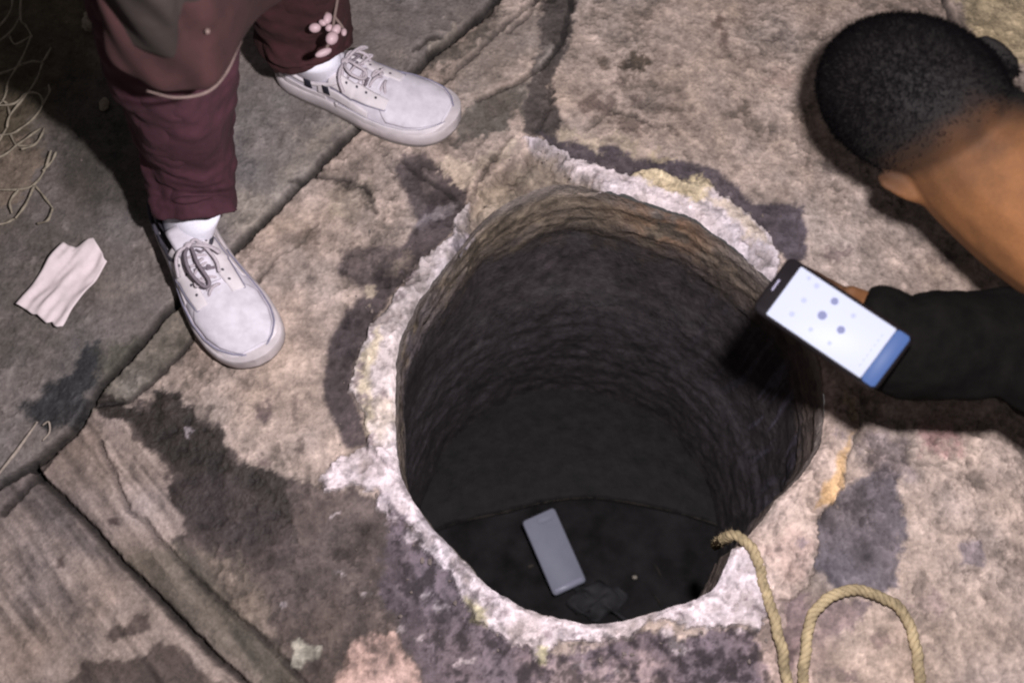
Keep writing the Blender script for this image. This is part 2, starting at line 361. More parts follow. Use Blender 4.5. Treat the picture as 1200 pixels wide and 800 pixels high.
    # broken lip sloping into the opening at the north-west
    lay([(606,186),(628,180),(650,186),(676,204),(712,226),(690,245),(650,250),(600,262),(560,300),(536,300),(540,262),(556,238),(580,212)], (122,110,100), .92, 6, .6, dh=-.026, nz=.2)
    lay([(560,222),(590,215),(610,222),(605,240),(575,250),(556,246)], (150,136,122), .8, 5, .8, dh=.006)
    lay([(600,196),(640,190),(660,204),(620,212)], (142,130,118), .6, 4, .8)
    lay([(546,262),(556,262),(548,285),(534,300),(528,296)], (150,140,146), .8, 3, .6)
    # lumps of whitewash beside the rim
    for bx, by, ra, rb in [(483,622,9,7),(500,700,6,4),(515,715,7,3),(796,752,12,10),(780,741,8,4),(872,742,6,4),(430,700,4,3),(472,737,4,6),(496,748,4,3),(404,670,5,3),(394,607,3,3),(332,704,4,4),(227,504,4,4),(722,783,4,4),(676,780,5,3),(455,585,16,10),(545,775,10,4)]:
        lay([(bx+ra*math.cos(t), by+rb*math.sin(t)) for t in np.linspace(0, 6.28, 9)[:-1]], (176, 164, 168), .75, 2.5, .7, dh=.001)
    lay([(340,752),(350,745),(358,752),(376,756),(374,768),(358,772),(352,784),(341,782),(341,765)], (172, 168, 158), .95, 2, .3, dh=.001)
    # texture of each surface
    rough_zone = np.where(mW, .45, 1.0)
    brushed = inside(px, py, SEAM2+[(420,1100),(-400,1100),(-400,780),(-40,590)]) | inside(px, py, [(36,546),(110,470),(216,556),(215,640),(352,797),(290,805),(140,657)])
    a_ = math.radians(-47); u_ = X*math.cos(a_)+Y*math.sin(a_); v_ = -X*math.sin(a_)+Y*math.cos(a_)
    v_ = v_+.004*fbm(X, Y, .12, 77, 2)*2
    streak = vnoise(u_/22+3, v_, .0085, 73)+.7*vnoise(u_/14, v_, .0042, 79)+.5*vnoise(u_/30, v_, .021, 81)-1.1
    mul = 1+big*.35+mid*1.1*rough_zone+fin*.85*rough_zone
    mul = np.where(brushed, 1+big*.4+streak*.62+fin*.45+mid*.35, mul)
    lumpy = np.zeros(n); lz = inside(wx, wy, [(455,590),(500,620),(560,700),(640,760),(760,738),(890,735),(910,800),(640,830),(520,800),(500,740),(470,680)]); lumpy[lz] = 1
    lf = fbm(X, Y, .016, 181, 4, .75); mul = mul*(1+lumpy*(np.clip(lf*5.5, -.62, 1.1)))
    # crazed flakes on the beige screed
    flake = np.abs(fbm(X, Y, .030, 83, 4)); fl = sm(flake, .0, .05)
    mul = mul*np.where(mW | brushed, 1, .84+.16*fl)
    dens = sm(fbm(X, Y, .11, 151, 2), -.10, .16)*np.where(mW, .5, 1)*np.where(brushed, .35, 1)
    pit = sm(fbm(X, Y, .026, 157, 4, .7), .07, .13)*dens
    pit2 = sm(fbm(X, Y, .009, 163, 3, .7), .12, .19)*(.35+.65*dens)
    chip = sm(fbm(X, Y, .020, 167, 4, .75), .11, .16)*np.where(brushed, .3, 1)
    mul = mul*(1-.30*pit)*(1-.28*pit2)*(1+.22*chip)
    edge_ = np.abs(fbm(X, Y, .026, 157, 4, .7)-.075); mul = mul*(1+.16*(1-sm(edge_, 0, .02))*dens)
    mul = np.clip(mul, .38, 1.6)
    rf_ = sm(fbm(X, Y, .013, 187, 3, .7), .10, .18); mul = 1+(mul-1)*np.where(rimm > .3, .75, 1); mul = mul*np.where(rimm > .3, 1-.38*rf_, 1)
    col = col*mul[:, None]
    tint = warm*.14
    col = col*np.stack([1+tint*.7, 1+tint*.1, 1-tint*.8], 1)
    h += np.where(rimm > .3, fbm(X, Y, .02, 191, 4, .7)*.011+fbm(X, Y, .007, 193, 3)*.004, 0)
    h += mid*.0050*rough_zone+fin*.0028*rough_zone+big*.004-np.where(mW | brushed, 0, (1-fl)*.0012)
    h += np.where(brushed, streak*.0022, 0)-pit*.0022-pit2*.0012+chip*.0012
    col = col*np.array([1.01, .995, 1.0])
    # joints
    def joint(seam, half, depth, dark, wob=5):
        nonlocal col, h
        x = px+(wx-px)*.16*wob/5; y = py+(wy-py)*.16*wob/5
        d = dist_line(x, y, seam)
        m = 1-sm(d, half*.35, half)
        h -= depth*m; k = m*dark
        col = col*(1-k[:, None])+lin((30, 26, 26))*k[:, None]*.8
    joint(SEAM1, 7, .016, .9); joint(SEAM2, 6.5, .014, .9); joint(SEAM3, 5, .006, .55, 9); joint(SEAM4, 4, .006, .7); joint(SEAM5, 4, .005, .55, 8); joint(SEAM6, 6, .012, .8)
    joint([(676,-60),(668,14),(658,46),(640,74),(604,97),(560,116)], 4.5, .006, .65, 6); joint([(648,96),(644,124),(630,150)], 4, .005, .45, 6); joint([(596,36),(622,14),(640,-40)], 4, .005, .5, 8)
    joint([(505,62),(540,36),(575,14)], 6, .006, .6, 10); joint([(485,60),(500,48),(515,44)], 4, .004, .7, 10)
    joint([(158,405),(132,440),(115,458)], 5, .006, .6); joint([(0,600),(40,560),(60,530)], 7, .006, .7, 10)
    joint([(340,212),(372,206),(408,208),(432,224),(440,248)], 3.5, .004, .6, 6); joint([(470,186),(492,206),(520,220),(538,240)], 4, .004, .6, 6); joint([(300,330),(322,300),(350,286),(372,262)], 3, .003, .4, 8); joint([(690,150),(716,128),(742,134),(770,150)], 3, .003, .45, 10); joint([(1010,520),(1040,538),(1090,545),(1140,560)], 3, .003, .35, 12)
    joint([(450,190),(470,216),(460,235)], 3, .003, .4, 14); joint([(596,160),(575,190),(552,235)], 4, .004, .5, 12)
    return np.clip(col, .004, .85), h, rg, rimm

colr, hz, rg, rimm = colour_at(PX, PY, gx, gy)
edge = rr-hole_r(np.arctan2(gy-HC.y, gx-HC.x))
hz = hz-.010*(1-sm(edge, -.001, .010))**2
ring_dark = 1-.25*(1-sm(edge, 0, .006)); 
NXY = nx*ny
ii, jj = np.meshgrid(np.arange(nx-1), np.arange(ny-1), indexing='ij'); ii, jj = ii.ravel(), jj.ravel()
v0 = ii*ny+jj; quads = np.stack([v0, v0+ny, v0+ny+1, v0+1], 1)
solid = ~(inh & ~near)
keep = solid[quads].all(1) & (~(near[quads].all(1)))
quads = quads[keep]
cx, cy = PX[quads].mean(1), PY[quads].mean(1)
piece = np.zeros(len(quads), int)                                    # 0 = concrete apron
WEST = SEAM1+[(-600,700),(-600,-600),(760,-600)]
piece[inside(cx, cy, WEST)] = 1
piece[inside(cx, cy, SEAM2+[(420,1100),(-400,1100),(-400,780),(-40,590)]) & (piece == 0)] = 2
piece[inside(cx, cy, SEAM2+list(reversed(SEAM3))+[(112,474),(88,500)]) & (piece == 0)] = 3
piece[inside(cx, cy, [(262,304),(190,370),(115,456),(88,500),(112,474),(150,470),(190,434),(226,396),(262,345)]) & (piece == 0)] = 4
piece[inside(cx, cy, SEAM6+[(1400,420),(1400,-80)]) & (piece == 0)] = 5
piece[inside(cx, cy, SEAM1[:5]+[(470,150)]+list(reversed(SEAM5))[1:]) & (piece == 0)] = 6
piece[(rimm[quads].mean(1) > .5) & (piece == 0) & (edge[quads].mean(1) < .14)] = 7
def grid_piece(name, q, parent, mat):
    used, inv = np.unique(q, return_inverse=True); q2 = inv.reshape(q.shape)
    me = bpy.data.meshes.new(name)
    me.vertices.add(len(used)); me.vertices.foreach_set('co', np.stack([gx[used], gy[used], hz[used]], 1).astype(np.float32).ravel())
    me.loops.add(q2.size); me.loops.foreach_set('vertex_index', q2.astype(np.int32).ravel())
    me.polygons.add(len(q2)); me.polygons.foreach_set('loop_start', np.arange(0, q2.size, 4, dtype=np.int32)); me.polygons.foreach_set('loop_total', np.full(len(q2), 4, np.int32))
    me.polygons.foreach_set('use_smooth', np.ones(len(q2), bool)); me.update()
    set_attr(me, colr[used], rg[used])
    me.materials.append(mat); o = bpy.data.objects.new(name, me); C.objects.link(o)
    if parent: adopt(o, parent)
    return o
def set_attr(me, rgb, r):
    a = me.attributes.new('Col', 'FLOAT_COLOR', 'POINT')
    a.data.foreach_set('color', np.concatenate([rgb, np.ones((len(rgb), 1))], 1).astype(np.float32).ravel())
    b = me.attributes.new('Rgh', 'FLOAT', 'POINT'); b.data.foreach_set('value', np.asarray(r, np.float32))
pav = tag(empty('pavement'), 'old cracked concrete pavement round the open manhole', kind='structure')
man = tag(empty('manhole', (HC.x, HC.y, 0)), 'open round manhole with chipped whitewashed rim and a dark shaft', 'manhole')
for k, (nm, lb, par) in enumerate([('concrete_apron', 'flaking beige concrete poured round the manhole', pav), ('paving_slab', 'dark grey green slab in the upper left corner', pav),
        ('paving_slab', 'brushed pale slab in the lower left corner', pav), ('paving_slab', 'narrow brushed slab beside the wet stain', pav), ('kerb_strip', None, pav),
        ('paving_slab', 'yellowish slab behind the bowed head', pav), ('paving_slab', 'narrow slab beyond the toe of the right sneaker', pav), ('rim', 'whitewashed chipped rim', man)]):
    q = quads[piece == k]
    if len(q): tag(grid_piece(nm, q, par, M['concrete']), lb)
# the ground going on beyond the fine sheet
bm = bmesh.new()
def ring_vals(n=24):
    xs = [X0, X1-((X1-X0) % STEP)]; ys = [Y0, Y1-((Y1-Y0) % STEP)]
xa, xb, ya, yb = float(X0), float(X0+(nx-1)*STEP), float(Y0), float(Y0+(ny-1)*STEP)
gv = [bm.verts.new(p) for p in [(xa+.004, ya+.004, -.006), (xb-.004, ya+.004, -.006), (xb-.004, yb-.004, -.006), (xa+.004, yb-.004, -.006), (-25, -25, -.006), (25, -25, -.006), (25, 25, -.006), (-25, 25, -.006)]]
for a, b in ((0, 1), (1, 2), (2, 3), (3, 0)): bm.faces.new((gv[a], gv[4+a], gv[4+b], gv[b]))
g = obj('ground', bm, M['concrete'], smooth=False); set_attr(g.data, np.tile(lin((128, 115, 108)), (8, 1)), np.full(8, .9)); tag(g, 'grey concrete ground beyond the manhole', kind='structure')
# packed dirt under the joints
# ------------------------------------------------------------------ shaft: broken neck, then the wider dark chamber
NT_, FLOOR = 720, -.90
tt = np.linspace(0, 2*math.pi, NT_, endpoint=False)
prof = [(0, -.005), (0, -.010)]+[(0, -.010-.125*k/26) for k in range(1, 27)]+[(.001, -.142), (.002, -.150), (.004, -.158)]
rows = []
rbase = hole_r(tt)
ARC = [(462,440),(466,404),(480,368),(508,342),(545,322),(600,294),(650,276),(700,266),(760,266),(812,274),(862,296),(900,330),(934,378),(954,430)]
ap = [at(a_, b_, -.15) for a_, b_ in ARC]
aa = np.array([math.atan2(p.y-HC.y, p.x-HC.x) % (2*math.pi) for p in ap]); ar_ = np.array([math.hypot(p.x-HC.x, p.y-HC.y) for p in ap])
so = np.argsort(np.where(aa > 5, aa-2*math.pi, aa)); a_s = np.where(aa > 5, aa-2*math.pi, aa)[so]; r_s = ar_[so]
tw = np.where(tt > 5, tt-2*math.pi, tt)
rlow = np.minimum(np.interp(tw, a_s, r_s, left=9, right=9), rbase+.002)
rlow = np.where(np.abs(rlow-rbase) > .12, rbase-.12, rlow)
CR, CC = .352, at(706, 492)
for k, (dr, z) in enumerate(prof):
    nz_ = (fbm(tt*.6+z*3, tt*0+z*3, .10, 101, 4)*.012+fbm(tt*.3, tt*0+z*9, .12, 103, 3)*.006)*(min(1, k/4))
    fr = float(np.clip((-z-.005)/.125, 0, 1))**.95; rb_ = rbase*(1-fr)+rlow*fr
    rows.append(np.stack([HC.x+np.cos(tt)*(rb_+dr+nz_), HC.y+np.sin(tt)*(rb_+dr+nz_), z+0*tt+fbm(tt*2, tt*0, .3, 107)*.02*(k > 20)], 1))
zz = np.linspace(-.165, FLOOR-.02, 70)
for z in zz:
    ridge = .0007*math.sin(z*2*math.pi/.062+math.sin(z*31))+.0004*math.sin(z*2*math.pi/.031)
    nz_ = fbm(tt*.5+5, tt*0+z, .16, 113, 4)*.022+fbm(tt*.4, tt*0+z, .03, 115, 3)*.005+ridge*(1+fbm(tt, tt*0+z, .2, 119)*2)
    R = CR*(1+.02*math.sin(z*3))
    bx = CC.x+np.cos(tt)*(R+nz_); by = CC.y+np.sin(tt)*(R+nz_)
    k = min(1, (-z-.16)/.22); k = k*k*(3-2*k)
    pr = rows[len(prof)-1]
    rows.append(np.stack([pr[:, 0]*(1-k)+bx*k, pr[:, 1]*(1-k)+by*k, z+0*tt], 1))
V = np.concatenate(rows); nr = len(rows)
q = []
for r in range(nr-1):
    a = r*NT_+np.arange(NT_); b = r*NT_+(np.arange(NT_)+1) % NT_
    q.append(np.stack([a, b, b+NT_, a+NT_], 1))
def np_mesh(name, V, Q, mat, parent, rgb=None, r=None):
    me = bpy.data.meshes.new(name); me.from_pydata(V.tolist(), [], Q.tolist()); me.polygons.foreach_set('use_smooth', [True]*len(Q))
    if rgb is not None: set_attr(me, rgb, r)
    me.materials.append(mat); o = bpy.data.objects.new(name, me); C.objects.link(o)
    if parent: adopt(o, parent)
    return o
tv = np.tile(tt, nr); zv = V[:, 2]
wn = fbm(tv*1.2, zv*4, .10, 131, 4); wf = fbm(tv*1.0, zv*6, .03, 137, 4)
northw = np.clip(np.cos(tv-math.radians(118)), 0, 1)             # the broken, paler north-west lip
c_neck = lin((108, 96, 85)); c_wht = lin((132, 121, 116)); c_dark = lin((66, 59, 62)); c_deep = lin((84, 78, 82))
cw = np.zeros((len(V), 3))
kk = sm(-zv+wn*.12, .06, .20)[:, None]; kd = sm(-zv, .2, .55)[:, None]  # kd paints the wall paler with depth to offset the weak grazing light
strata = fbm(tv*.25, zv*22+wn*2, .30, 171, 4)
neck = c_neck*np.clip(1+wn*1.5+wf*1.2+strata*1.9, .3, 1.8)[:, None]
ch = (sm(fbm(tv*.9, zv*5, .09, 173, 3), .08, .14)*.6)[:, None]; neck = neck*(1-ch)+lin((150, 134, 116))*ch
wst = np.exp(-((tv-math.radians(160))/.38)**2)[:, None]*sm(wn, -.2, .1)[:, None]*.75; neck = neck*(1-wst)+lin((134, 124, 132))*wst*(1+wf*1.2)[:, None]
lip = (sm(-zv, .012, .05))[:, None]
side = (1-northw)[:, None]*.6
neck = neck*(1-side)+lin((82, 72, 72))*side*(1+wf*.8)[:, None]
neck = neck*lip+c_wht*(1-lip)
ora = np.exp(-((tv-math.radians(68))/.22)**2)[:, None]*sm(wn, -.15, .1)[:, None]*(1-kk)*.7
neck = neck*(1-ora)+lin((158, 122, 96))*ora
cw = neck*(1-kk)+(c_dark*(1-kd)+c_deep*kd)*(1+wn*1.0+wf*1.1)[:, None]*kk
band = sm(fbm(tv*.35, zv*12, .10, 139, 3), .06, .22)[:, None]*kk*.5
cw = cw*(1-band)+lin((84, 80, 82))*band
est = (np.exp(-(((tv+.35) % (2*math.pi)-.55)/.45)**2)*sm(fbm(tv*3.2+zv*1.2, zv*.5, .10, 177, 3), .02, .12)*sm(-zv, .1, .2)*(1-sm(-zv, .35, .6)))[:, None]*.7
cw = cw*(1-est)+lin((112, 108, 124))*est
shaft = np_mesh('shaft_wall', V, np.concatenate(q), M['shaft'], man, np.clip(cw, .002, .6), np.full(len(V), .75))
tag(shaft, 'broken concrete neck above dark stained shaft')
# floor of the chamber, the ledge along its channel, black water
bm = bmesh.new()
gn = 60; vv = {}
for i in range(gn+1):
    for j in range(72):
        t = j/72*2*math.pi; R = CR*1.05*(i/gn)
        x, y = CC.x+R*math.cos(t), CC.y+R*math.sin(t)
        vv[i, j] = bm.verts.new((x, y, FLOOR+.004*math.sin(x*41+y*17)*math.sin(y*53)))
for i in range(gn):
    for j in range(72):
        f = [vv[i, j], vv[i, (j+1) % 72], vv[i+1, (j+1) % 72], vv[i+1, j]]
        try: bm.faces.new(f)
        except Exception: pass
bmesh.ops.remove_doubles(bm, verts=bm.verts, dist=.0002)
tag(obj('sludge_water', bm, M['sludge']), 'black water and sludge at the bottom of the manhole', kind='structure')

def loft(bm, rings, close_ends=True, closed=True):
    """rings: list of lists of Vectors"""
    vs = [[bm.verts.new(p) for p in r] for r in rings]
    n = len(vs[0])
    for a, b in zip(vs[:-1], vs[1:]):
        for i in range(n if closed else n-1):
            j = (i+1) % n
            try: bm.faces.new((a[i], a[j], b[j], b[i]))
            except Exception: pass
    if close_ends and closed:
        try: bm.faces.new(vs[0]); bm.faces.new(list(reversed(vs[-1])))
        except Exception: pass
    return vs
def cr(pts, n):
    """Catmull-Rom through points (tuples of any length)"""
    P = [np.array(p, float) for p in pts]; P = [2*P[0]-P[1]]+P+[2*P[-1]-P[-2]]; out = []
    m = len(P)-3
    for k in range(n):
        u = k/(n-1)*m; i = min(int(u), m-1); t = u-i
        a, b, c, d = P[i:i+4]
        out.append(.5*((2*b)+(c-a)*t+(2*a-5*b+4*c-d)*t*t+(3*b-a-3*c+d)*t**3))
    return out
def frames(pts):
    T = []
    for i in range(len(pts)):
        a = pts[max(i-1, 0)]; b = pts[min(i+1, len(pts)-1)]; T.append((b-a).normalized())
    u = T[0].orthogonal().normalized(); F = []
    for t in T:
        u = (u-t*u.dot(t)).normalized(); F.append((t, u, t.cross(u)))
    return F
def tube(bm, pts, rad, n=8, close=True, wob=None):
    pts = [Vector(p[:3]) for p in pts]; F = frames(pts)
    R = rad if hasattr(rad, '__len__') else [rad]*len(pts)
    rings = []
    for k, (p, (t, u, v), r) in enumerate(zip(pts, F, R)):
        ring = []
        for i in range(n):
            a = i/n*2*math.pi; rr_ = r*(wob(k, a) if wob else 1)
            ring.append(p+(u*math.cos(a)+v*math.sin(a))*rr_)
        rings.append(ring)
    return loft(bm, rings, close)
def capsule(bm, pts, rad, n=14, sub=6):
    """tapered closed limb with round ends through joint points"""
    P = cr([tuple(p)+(r,) for p, r in zip(pts, rad)], (len(pts)-1)*sub+1)
    c = [Vector(p[:3]) for p in P]; r = [p[3] for p in P]
    t0 = (c[0]-c[1]).normalized(); t1 = (c[-1]-c[-2]).normalized()
    cc = [c[0]+t0*r[0]*.97, c[0]+t0*r[0]*.8, c[0]+t0*r[0]*.45]+c+[c[-1]+t1*r[-1]*.45, c[-1]+t1*r[-1]*.8, c[-1]+t1*r[-1]*.97]
    rc = [r[0]*.2, r[0]*.6, r[0]*.89]+r+[r[-1]*.89, r[-1]*.6, r[-1]*.2]
    tube(bm, cc, rc, n)
def ellipsoid(bm, c, ax, r, n=20):
    """ax: three unit Vectors, r: three radii"""
    rings = []
    for i in range(1, n):
        ph = math.pi*i/n; z = math.cos(ph); s = math.sin(ph)
        rings.append([c+ax[0]*(r[0]*s*math.cos(a))+ax[1]*(r[1]*s*math.sin(a))+ax[2]*(r[2]*z) for a in [k/n*2*math.pi for k in range(n)]])
    loft(bm, rings)

# ledge: pale worn edge curving across the bottom
ledge = [(470,640),(530,614),(590,600),(640,588),(690,583),(740,589),(800,602),(850,618),(900,640)]
LZ = FLOOR+.022
lp = [at(*p, LZ) for p in [tuple(map(float, q_)) for q_ in cr(ledge, 60)]]
bm = bmesh.new(); rings = []
for k, p in enumerate(lp):
    out = Vector((p.x-CC.x, p.y-CC.y+.25, 0)).normalized(); w_ = .02
    rings.append([p+Vector((0, 0, -.03)), p, p+out*.012+Vector((0, 0, .003)), p+out*.10+Vector((0, 0, .004)), p+out*.34+Vector((0, 0, .006))])
loft(bm, rings, closed=False); obj('benching', bm, M['bench'], man)
bm = bmesh.new(); tube(bm, lp, [.0013+.0011*math.sin(k*.9)*math.sin(k*.37+1) for k in range(len(lp))], 6); obj('ledge_edge', bm, M['bench_edge'], man)

# ------------------------------------------------------------------ things lying at the bottom
def frame_from(o, xdir, zdir=Vector((0, 0, 1))):
    x = xdir.normalized(); y = zdir.cross(x).normalized(); z = x.cross(y)
    return Matrix(((x.x, y.x, z.x, o.x), (x.y, y.y, z.y, o.y), (x.z, y.z, z.z, o.z), (0, 0, 0, 1)))
def rounded_slab(bm, Mx, lx, ly, lz, r, z0=0, seg=6, bev=.0012, sk=0):
    def outl(off, z):
        pts = []
        for cxs, cys, a0 in ((1, 1, 0), (-1, 1, 90), (-1, -1, 180), (1, -1, 270)):
            for k in range(seg+1):
                a = math.radians(a0+90*k/seg)
                pts.append(Mx @ Vector((cxs*(lx/2-r)+(r-off)*math.cos(a), cys*(ly/2-r)+(r-off)*math.sin(a), z)))
        return pts
    loft(bm, [outl(bev, z0), outl(0, z0+bev), outl(0, z0+lz-bev), outl(bev, z0+lz)])
a = at(630, 603, FLOOR+.075); b = at(668, 690, FLOOR+.045); wv = at(688, 668, FLOOR+.02)-at(664, 692, FLOOR+.02)
xd = b-a; ctr = (at(634, 610, FLOOR+.075)+at(664, 682, FLOOR+.045))/2
ph2 = tag(empty('dropped_phone', ctr), 'pale bluish phone lying tilted at the bottom of the open manhole', 'phone')
Mx = frame_from(ctr, xd)
bm = bmesh.new(); rounded_slab(bm, Mx, .178, .080, .009, .008, bev=.002); obj('body', bm, M['pale_phone'], ph2)
bm = bmesh.new(); rounded_slab(bm, Mx @ Matrix.Translation((.080, 0, .0095)), .010, .068, .0016, .003, bev=.0005); obj('end_strip', bm, M['pale_edge'], ph2)
bm = bmesh.new(); rounded_slab(bm, Mx @ Matrix.Translation((-.074, .012, .0095)), .016, .040, .0016, .006, bev=.0005); obj('camera_bump', bm, M['pale_phone'], ph2)
# plastic film
bm = bmesh.new(); fc = at(700, 704, FLOOR+.004); gvs = {}
for i in range(15):
    for j in range(11):
        u, v = i/14-.5, j/10-.5
        gvs[i, j] = bm.verts.new(fc+Vector((u*.12+.012*math.sin(v*9), v*.075+.01*math.sin(u*11), .008*math.sin(u*9+v*5)+.005*math.sin(v*11-u*4)+.008)))
for i in range(14):
    for j in range(10): bm.faces.new((gvs[i, j], gvs[i+1, j], gvs[i+1, j+1], gvs[i, j+1]))
o = obj('plastic_scrap', bm, M['film']); mod(o, 'SOLIDIFY', thickness=.0006); tag(o, 'crumpled dull grey plastic scrap beside the dropped phone in the manhole', 'plastic scrap')
for (p, q_, lb) in [((766, 660), (775, 676), 'short pale straw bit, the upper of two on the black bottom'), ((764, 694), (775, 710), 'short pale straw bit, the lower of two on the black bottom')]:
    bm = bmesh.new(); A, B = at(*p, FLOOR+.006), at(*q_, FLOOR+.008); tube(bm, [A, (A+B)/2+Vector((.002, 0, .001)), B], [.0014, .002, .0012], 6)
    tag(obj('straw_bit', bm, M['bench_edge']), lb, 'straw', 'straw bits on the bottom of the manhole')
bm = bmesh.new(); A = at(744, 676, FLOOR+.006); ellipsoid(bm, A, (Vector((1, 0, 0)), Vector((0, 1, 0)), Vector((0, 0, 1))), (.006, .0045, .003), 8)
tag(obj('pebble', bm, M['scrap']), 'small pale pebble on the black manhole bottom', 'pebble')
bm = bmesh.new(); A = at(622, 663, FLOOR+.006); ellipsoid(bm, A, (Vector((.9, .3, 0)).normalized(), Vector((-.3, .9, 0)).normalized(), Vector((0, 0, 1))), (.009, .004, .002), 8)
tag(obj('leaf_scrap', bm, M['bench_edge']), 'dull scrap left of the dropped phone in the manhole', 'scrap')

# ------------------------------------------------------------------ loose grit and crumbs of mortar
bm = bmesh.new(); rc_ = random.Random(12)
for k in range(380):
    if k < 330:
        t = rc_.uniform(0, 6.283); r_ = float(hole_r(t))+abs(rc_.gauss(.012, .045)); X_, Y_ = HC.x+r_*math.cos(t), HC.y+r_*math.sin(t)
    else: X_, Y_ = rc_.uniform(-.75, .85), rc_.uniform(0, 1.0)
    if math.hypot(X_-HC.x, Y_-HC.y) < float(hole_r(math.atan2(Y_-HC.y, X_-HC.x)))+.006: continue
    r_ = .0007+.0022*rc_.random()**3; ph_ = rc_.uniform(0, 6)
    g_ = bmesh.ops.create_icosphere(bm, subdivisions=1, radius=r_)
    for v in g_['verts']: v.co = Vector((X_, Y_, r_*.35))+Vector((v.co.x*(1.2+.4*math.sin(ph_)), v.co.y*(1.2+.4*math.cos(ph_)), v.co.z*.7))*(1+.25*math.sin(v.co.x*2200+ph_))
tag(obj('grit', bm, M['grit'], smooth=False), 'loose grit and mortar crumbs scattered on the pavement round the manhole', 'grit', kind='stuff')

# ------------------------------------------------------------------ rope
bm = bmesh.new()
rp = [at(838, 640, -.20), at(842, 634, -.09), at(850, 630, -.02), at(862, 628, .012), at(878, 640, .016), at(890, 662, .014), at(898, 692, .012), at(906, 722, .012), at(916, 762, .012), at(924, 800, .012), at(930, 850, .012), at(936, 870, .014), at(941, 850, .014),
      at(941, 800, .012), at(943, 762, .012), at(950, 728, .012), at(966, 704, .012), at(990, 693, .013), at(1012, 691, .014), at(1034, 700, .014), at(1056, 716, .012), at(1070, 745, .012), at(1077, 775, .011), at(1078, 808, .011), at(1074, 860, .011)]
Pn = cr([tuple(p) for p in rp], 420); PP = [Vector(p) for p in Pn]
for k, p in enumerate(PP): p.x += .0014*math.sin(k*.11)+.0008*math.sin(k*.37); p.y += .0012*math.sin(k*.13+1)
F = frames(PP); s = 0
for st in range(3):
    s = 0; c = []
    for k, (p, (t, u, v)) in enumerate(zip(PP, F)):
        if k: s += (PP[k]-PP[k-1]).length
        a = s/.026*2*math.pi+st*2*math.pi/3
        c.append(p+(u*math.cos(a)+v*math.sin(a))*.0035)
    tube(bm, c, [.0041+.0005*math.sin(k*.31+st*2)+.0003*math.sin(k*.83) for k in range(len(c))], 7)
rf = random.Random(4)
for k in range(900):
    i = rf.randrange(4, len(PP)-4); t_, u_, v_ = F[i]; a = rf.uniform(0, 6.283); o1 = u_*math.cos(a)+v_*math.sin(a)
    p0 = PP[i]+o1*.0078; p1_ = p0+o1*rf.uniform(.001, .004)+t_*rf.uniform(-.006, .006)+u_*rf.uniform(-.002, .002); sd = t_.cross(o1)*.0003
    bm.faces.new((bm.verts.new(p0-sd), bm.verts.new(p0+sd), bm.verts.new(p1_)))
rope = obj('rope', bm, M['rope']); tag(rope, 'dirty yellow rope looping on the pavement and hanging over the manhole rim', 'rope')

# ------------------------------------------------------------------ folded tissue
bm = bmesh.new()
A, B = at(72, 282, .02), at(20, 357, .012); D_, E_ = at(126, 300, .02), at(75, 381, .012)
N1, N2 = 44, 30; gv = {}
tri = lambda x: 2/math.pi*math.asin(math.sin(x))
zoff = lambda u, v: .014+.0030*tri(v*12.5+.8+u*1.2)*(1-.3*u)+.0016*tri(v*29+u*2.2+1)*math.sin(2+u*3)+.0022*tri(u*5.2+v*3.1)+.0010*math.sin(u*19+v*9)*math.sin(v*17)+.006*v*(1-v)*(1-u)
topj = [0, .01, .02, .02, .01, -.10, -.15, -.17, -.13, -.10, -.06, -.02, .03, .05]
botj = [0, .00, .01, .02, .04, .06, .02, .05, .08, .11, .03, .09, .10, .03]
for i in range(N1+1):
    for j in range(N2+1):
        u, v = i/N1, j/N2
        tj = np.interp(v, np.linspace(0, 1, 14), topj); bj = np.interp(v, np.linspace(0, 1, 14), botj)*.6
        uu = tj+(1+bj-tj)*u
        p = (A*(1-v)+D_*v)*(1-uu)+(B*(1-v)+E_*v)*uu
        p = Vector((p.x, p.y, zoff(u, v)+.003*math.sin(u*8+v*3)))
        gv[i, j] = bm.verts.new(p)
for i in range(N1):
    for j in range(N2): bm.faces.new((gv[i, j], gv[i+1, j], gv[i+1, j+1], gv[i, j+1]))
o = obj('paper_napkin', bm, M['tissue']); mod(o, 'SOLIDIFY', thickness=.0018, offset=-1)
tag(o, 'pleated white paper napkin lying on the dark slab left of the sneaker', 'napkin')
# pale straw
bm = bmesh.new(); tube(bm, [at(-12, 568, .006), at(20, 528, .010), at(44, 494, .008)], [.0018, .0024, .0012], 7)
tag(obj('dry_straw', bm, M['twig']), 'pale dry straw lying at the joint near the left edge', 'straw')
bm = bmesh.new(); tube(bm, [Vector(p) for p in cr([tuple(at(50, 498, .006)), tuple(at(57, 494, .009)), tuple(at(58, 506, .006)), tuple(at(50, 516, .005))], 16)], .0013, 6)
tag(obj('curled_stem', bm, M['twig']), 'small curled dry stem beside the pale straw at left', 'stem')
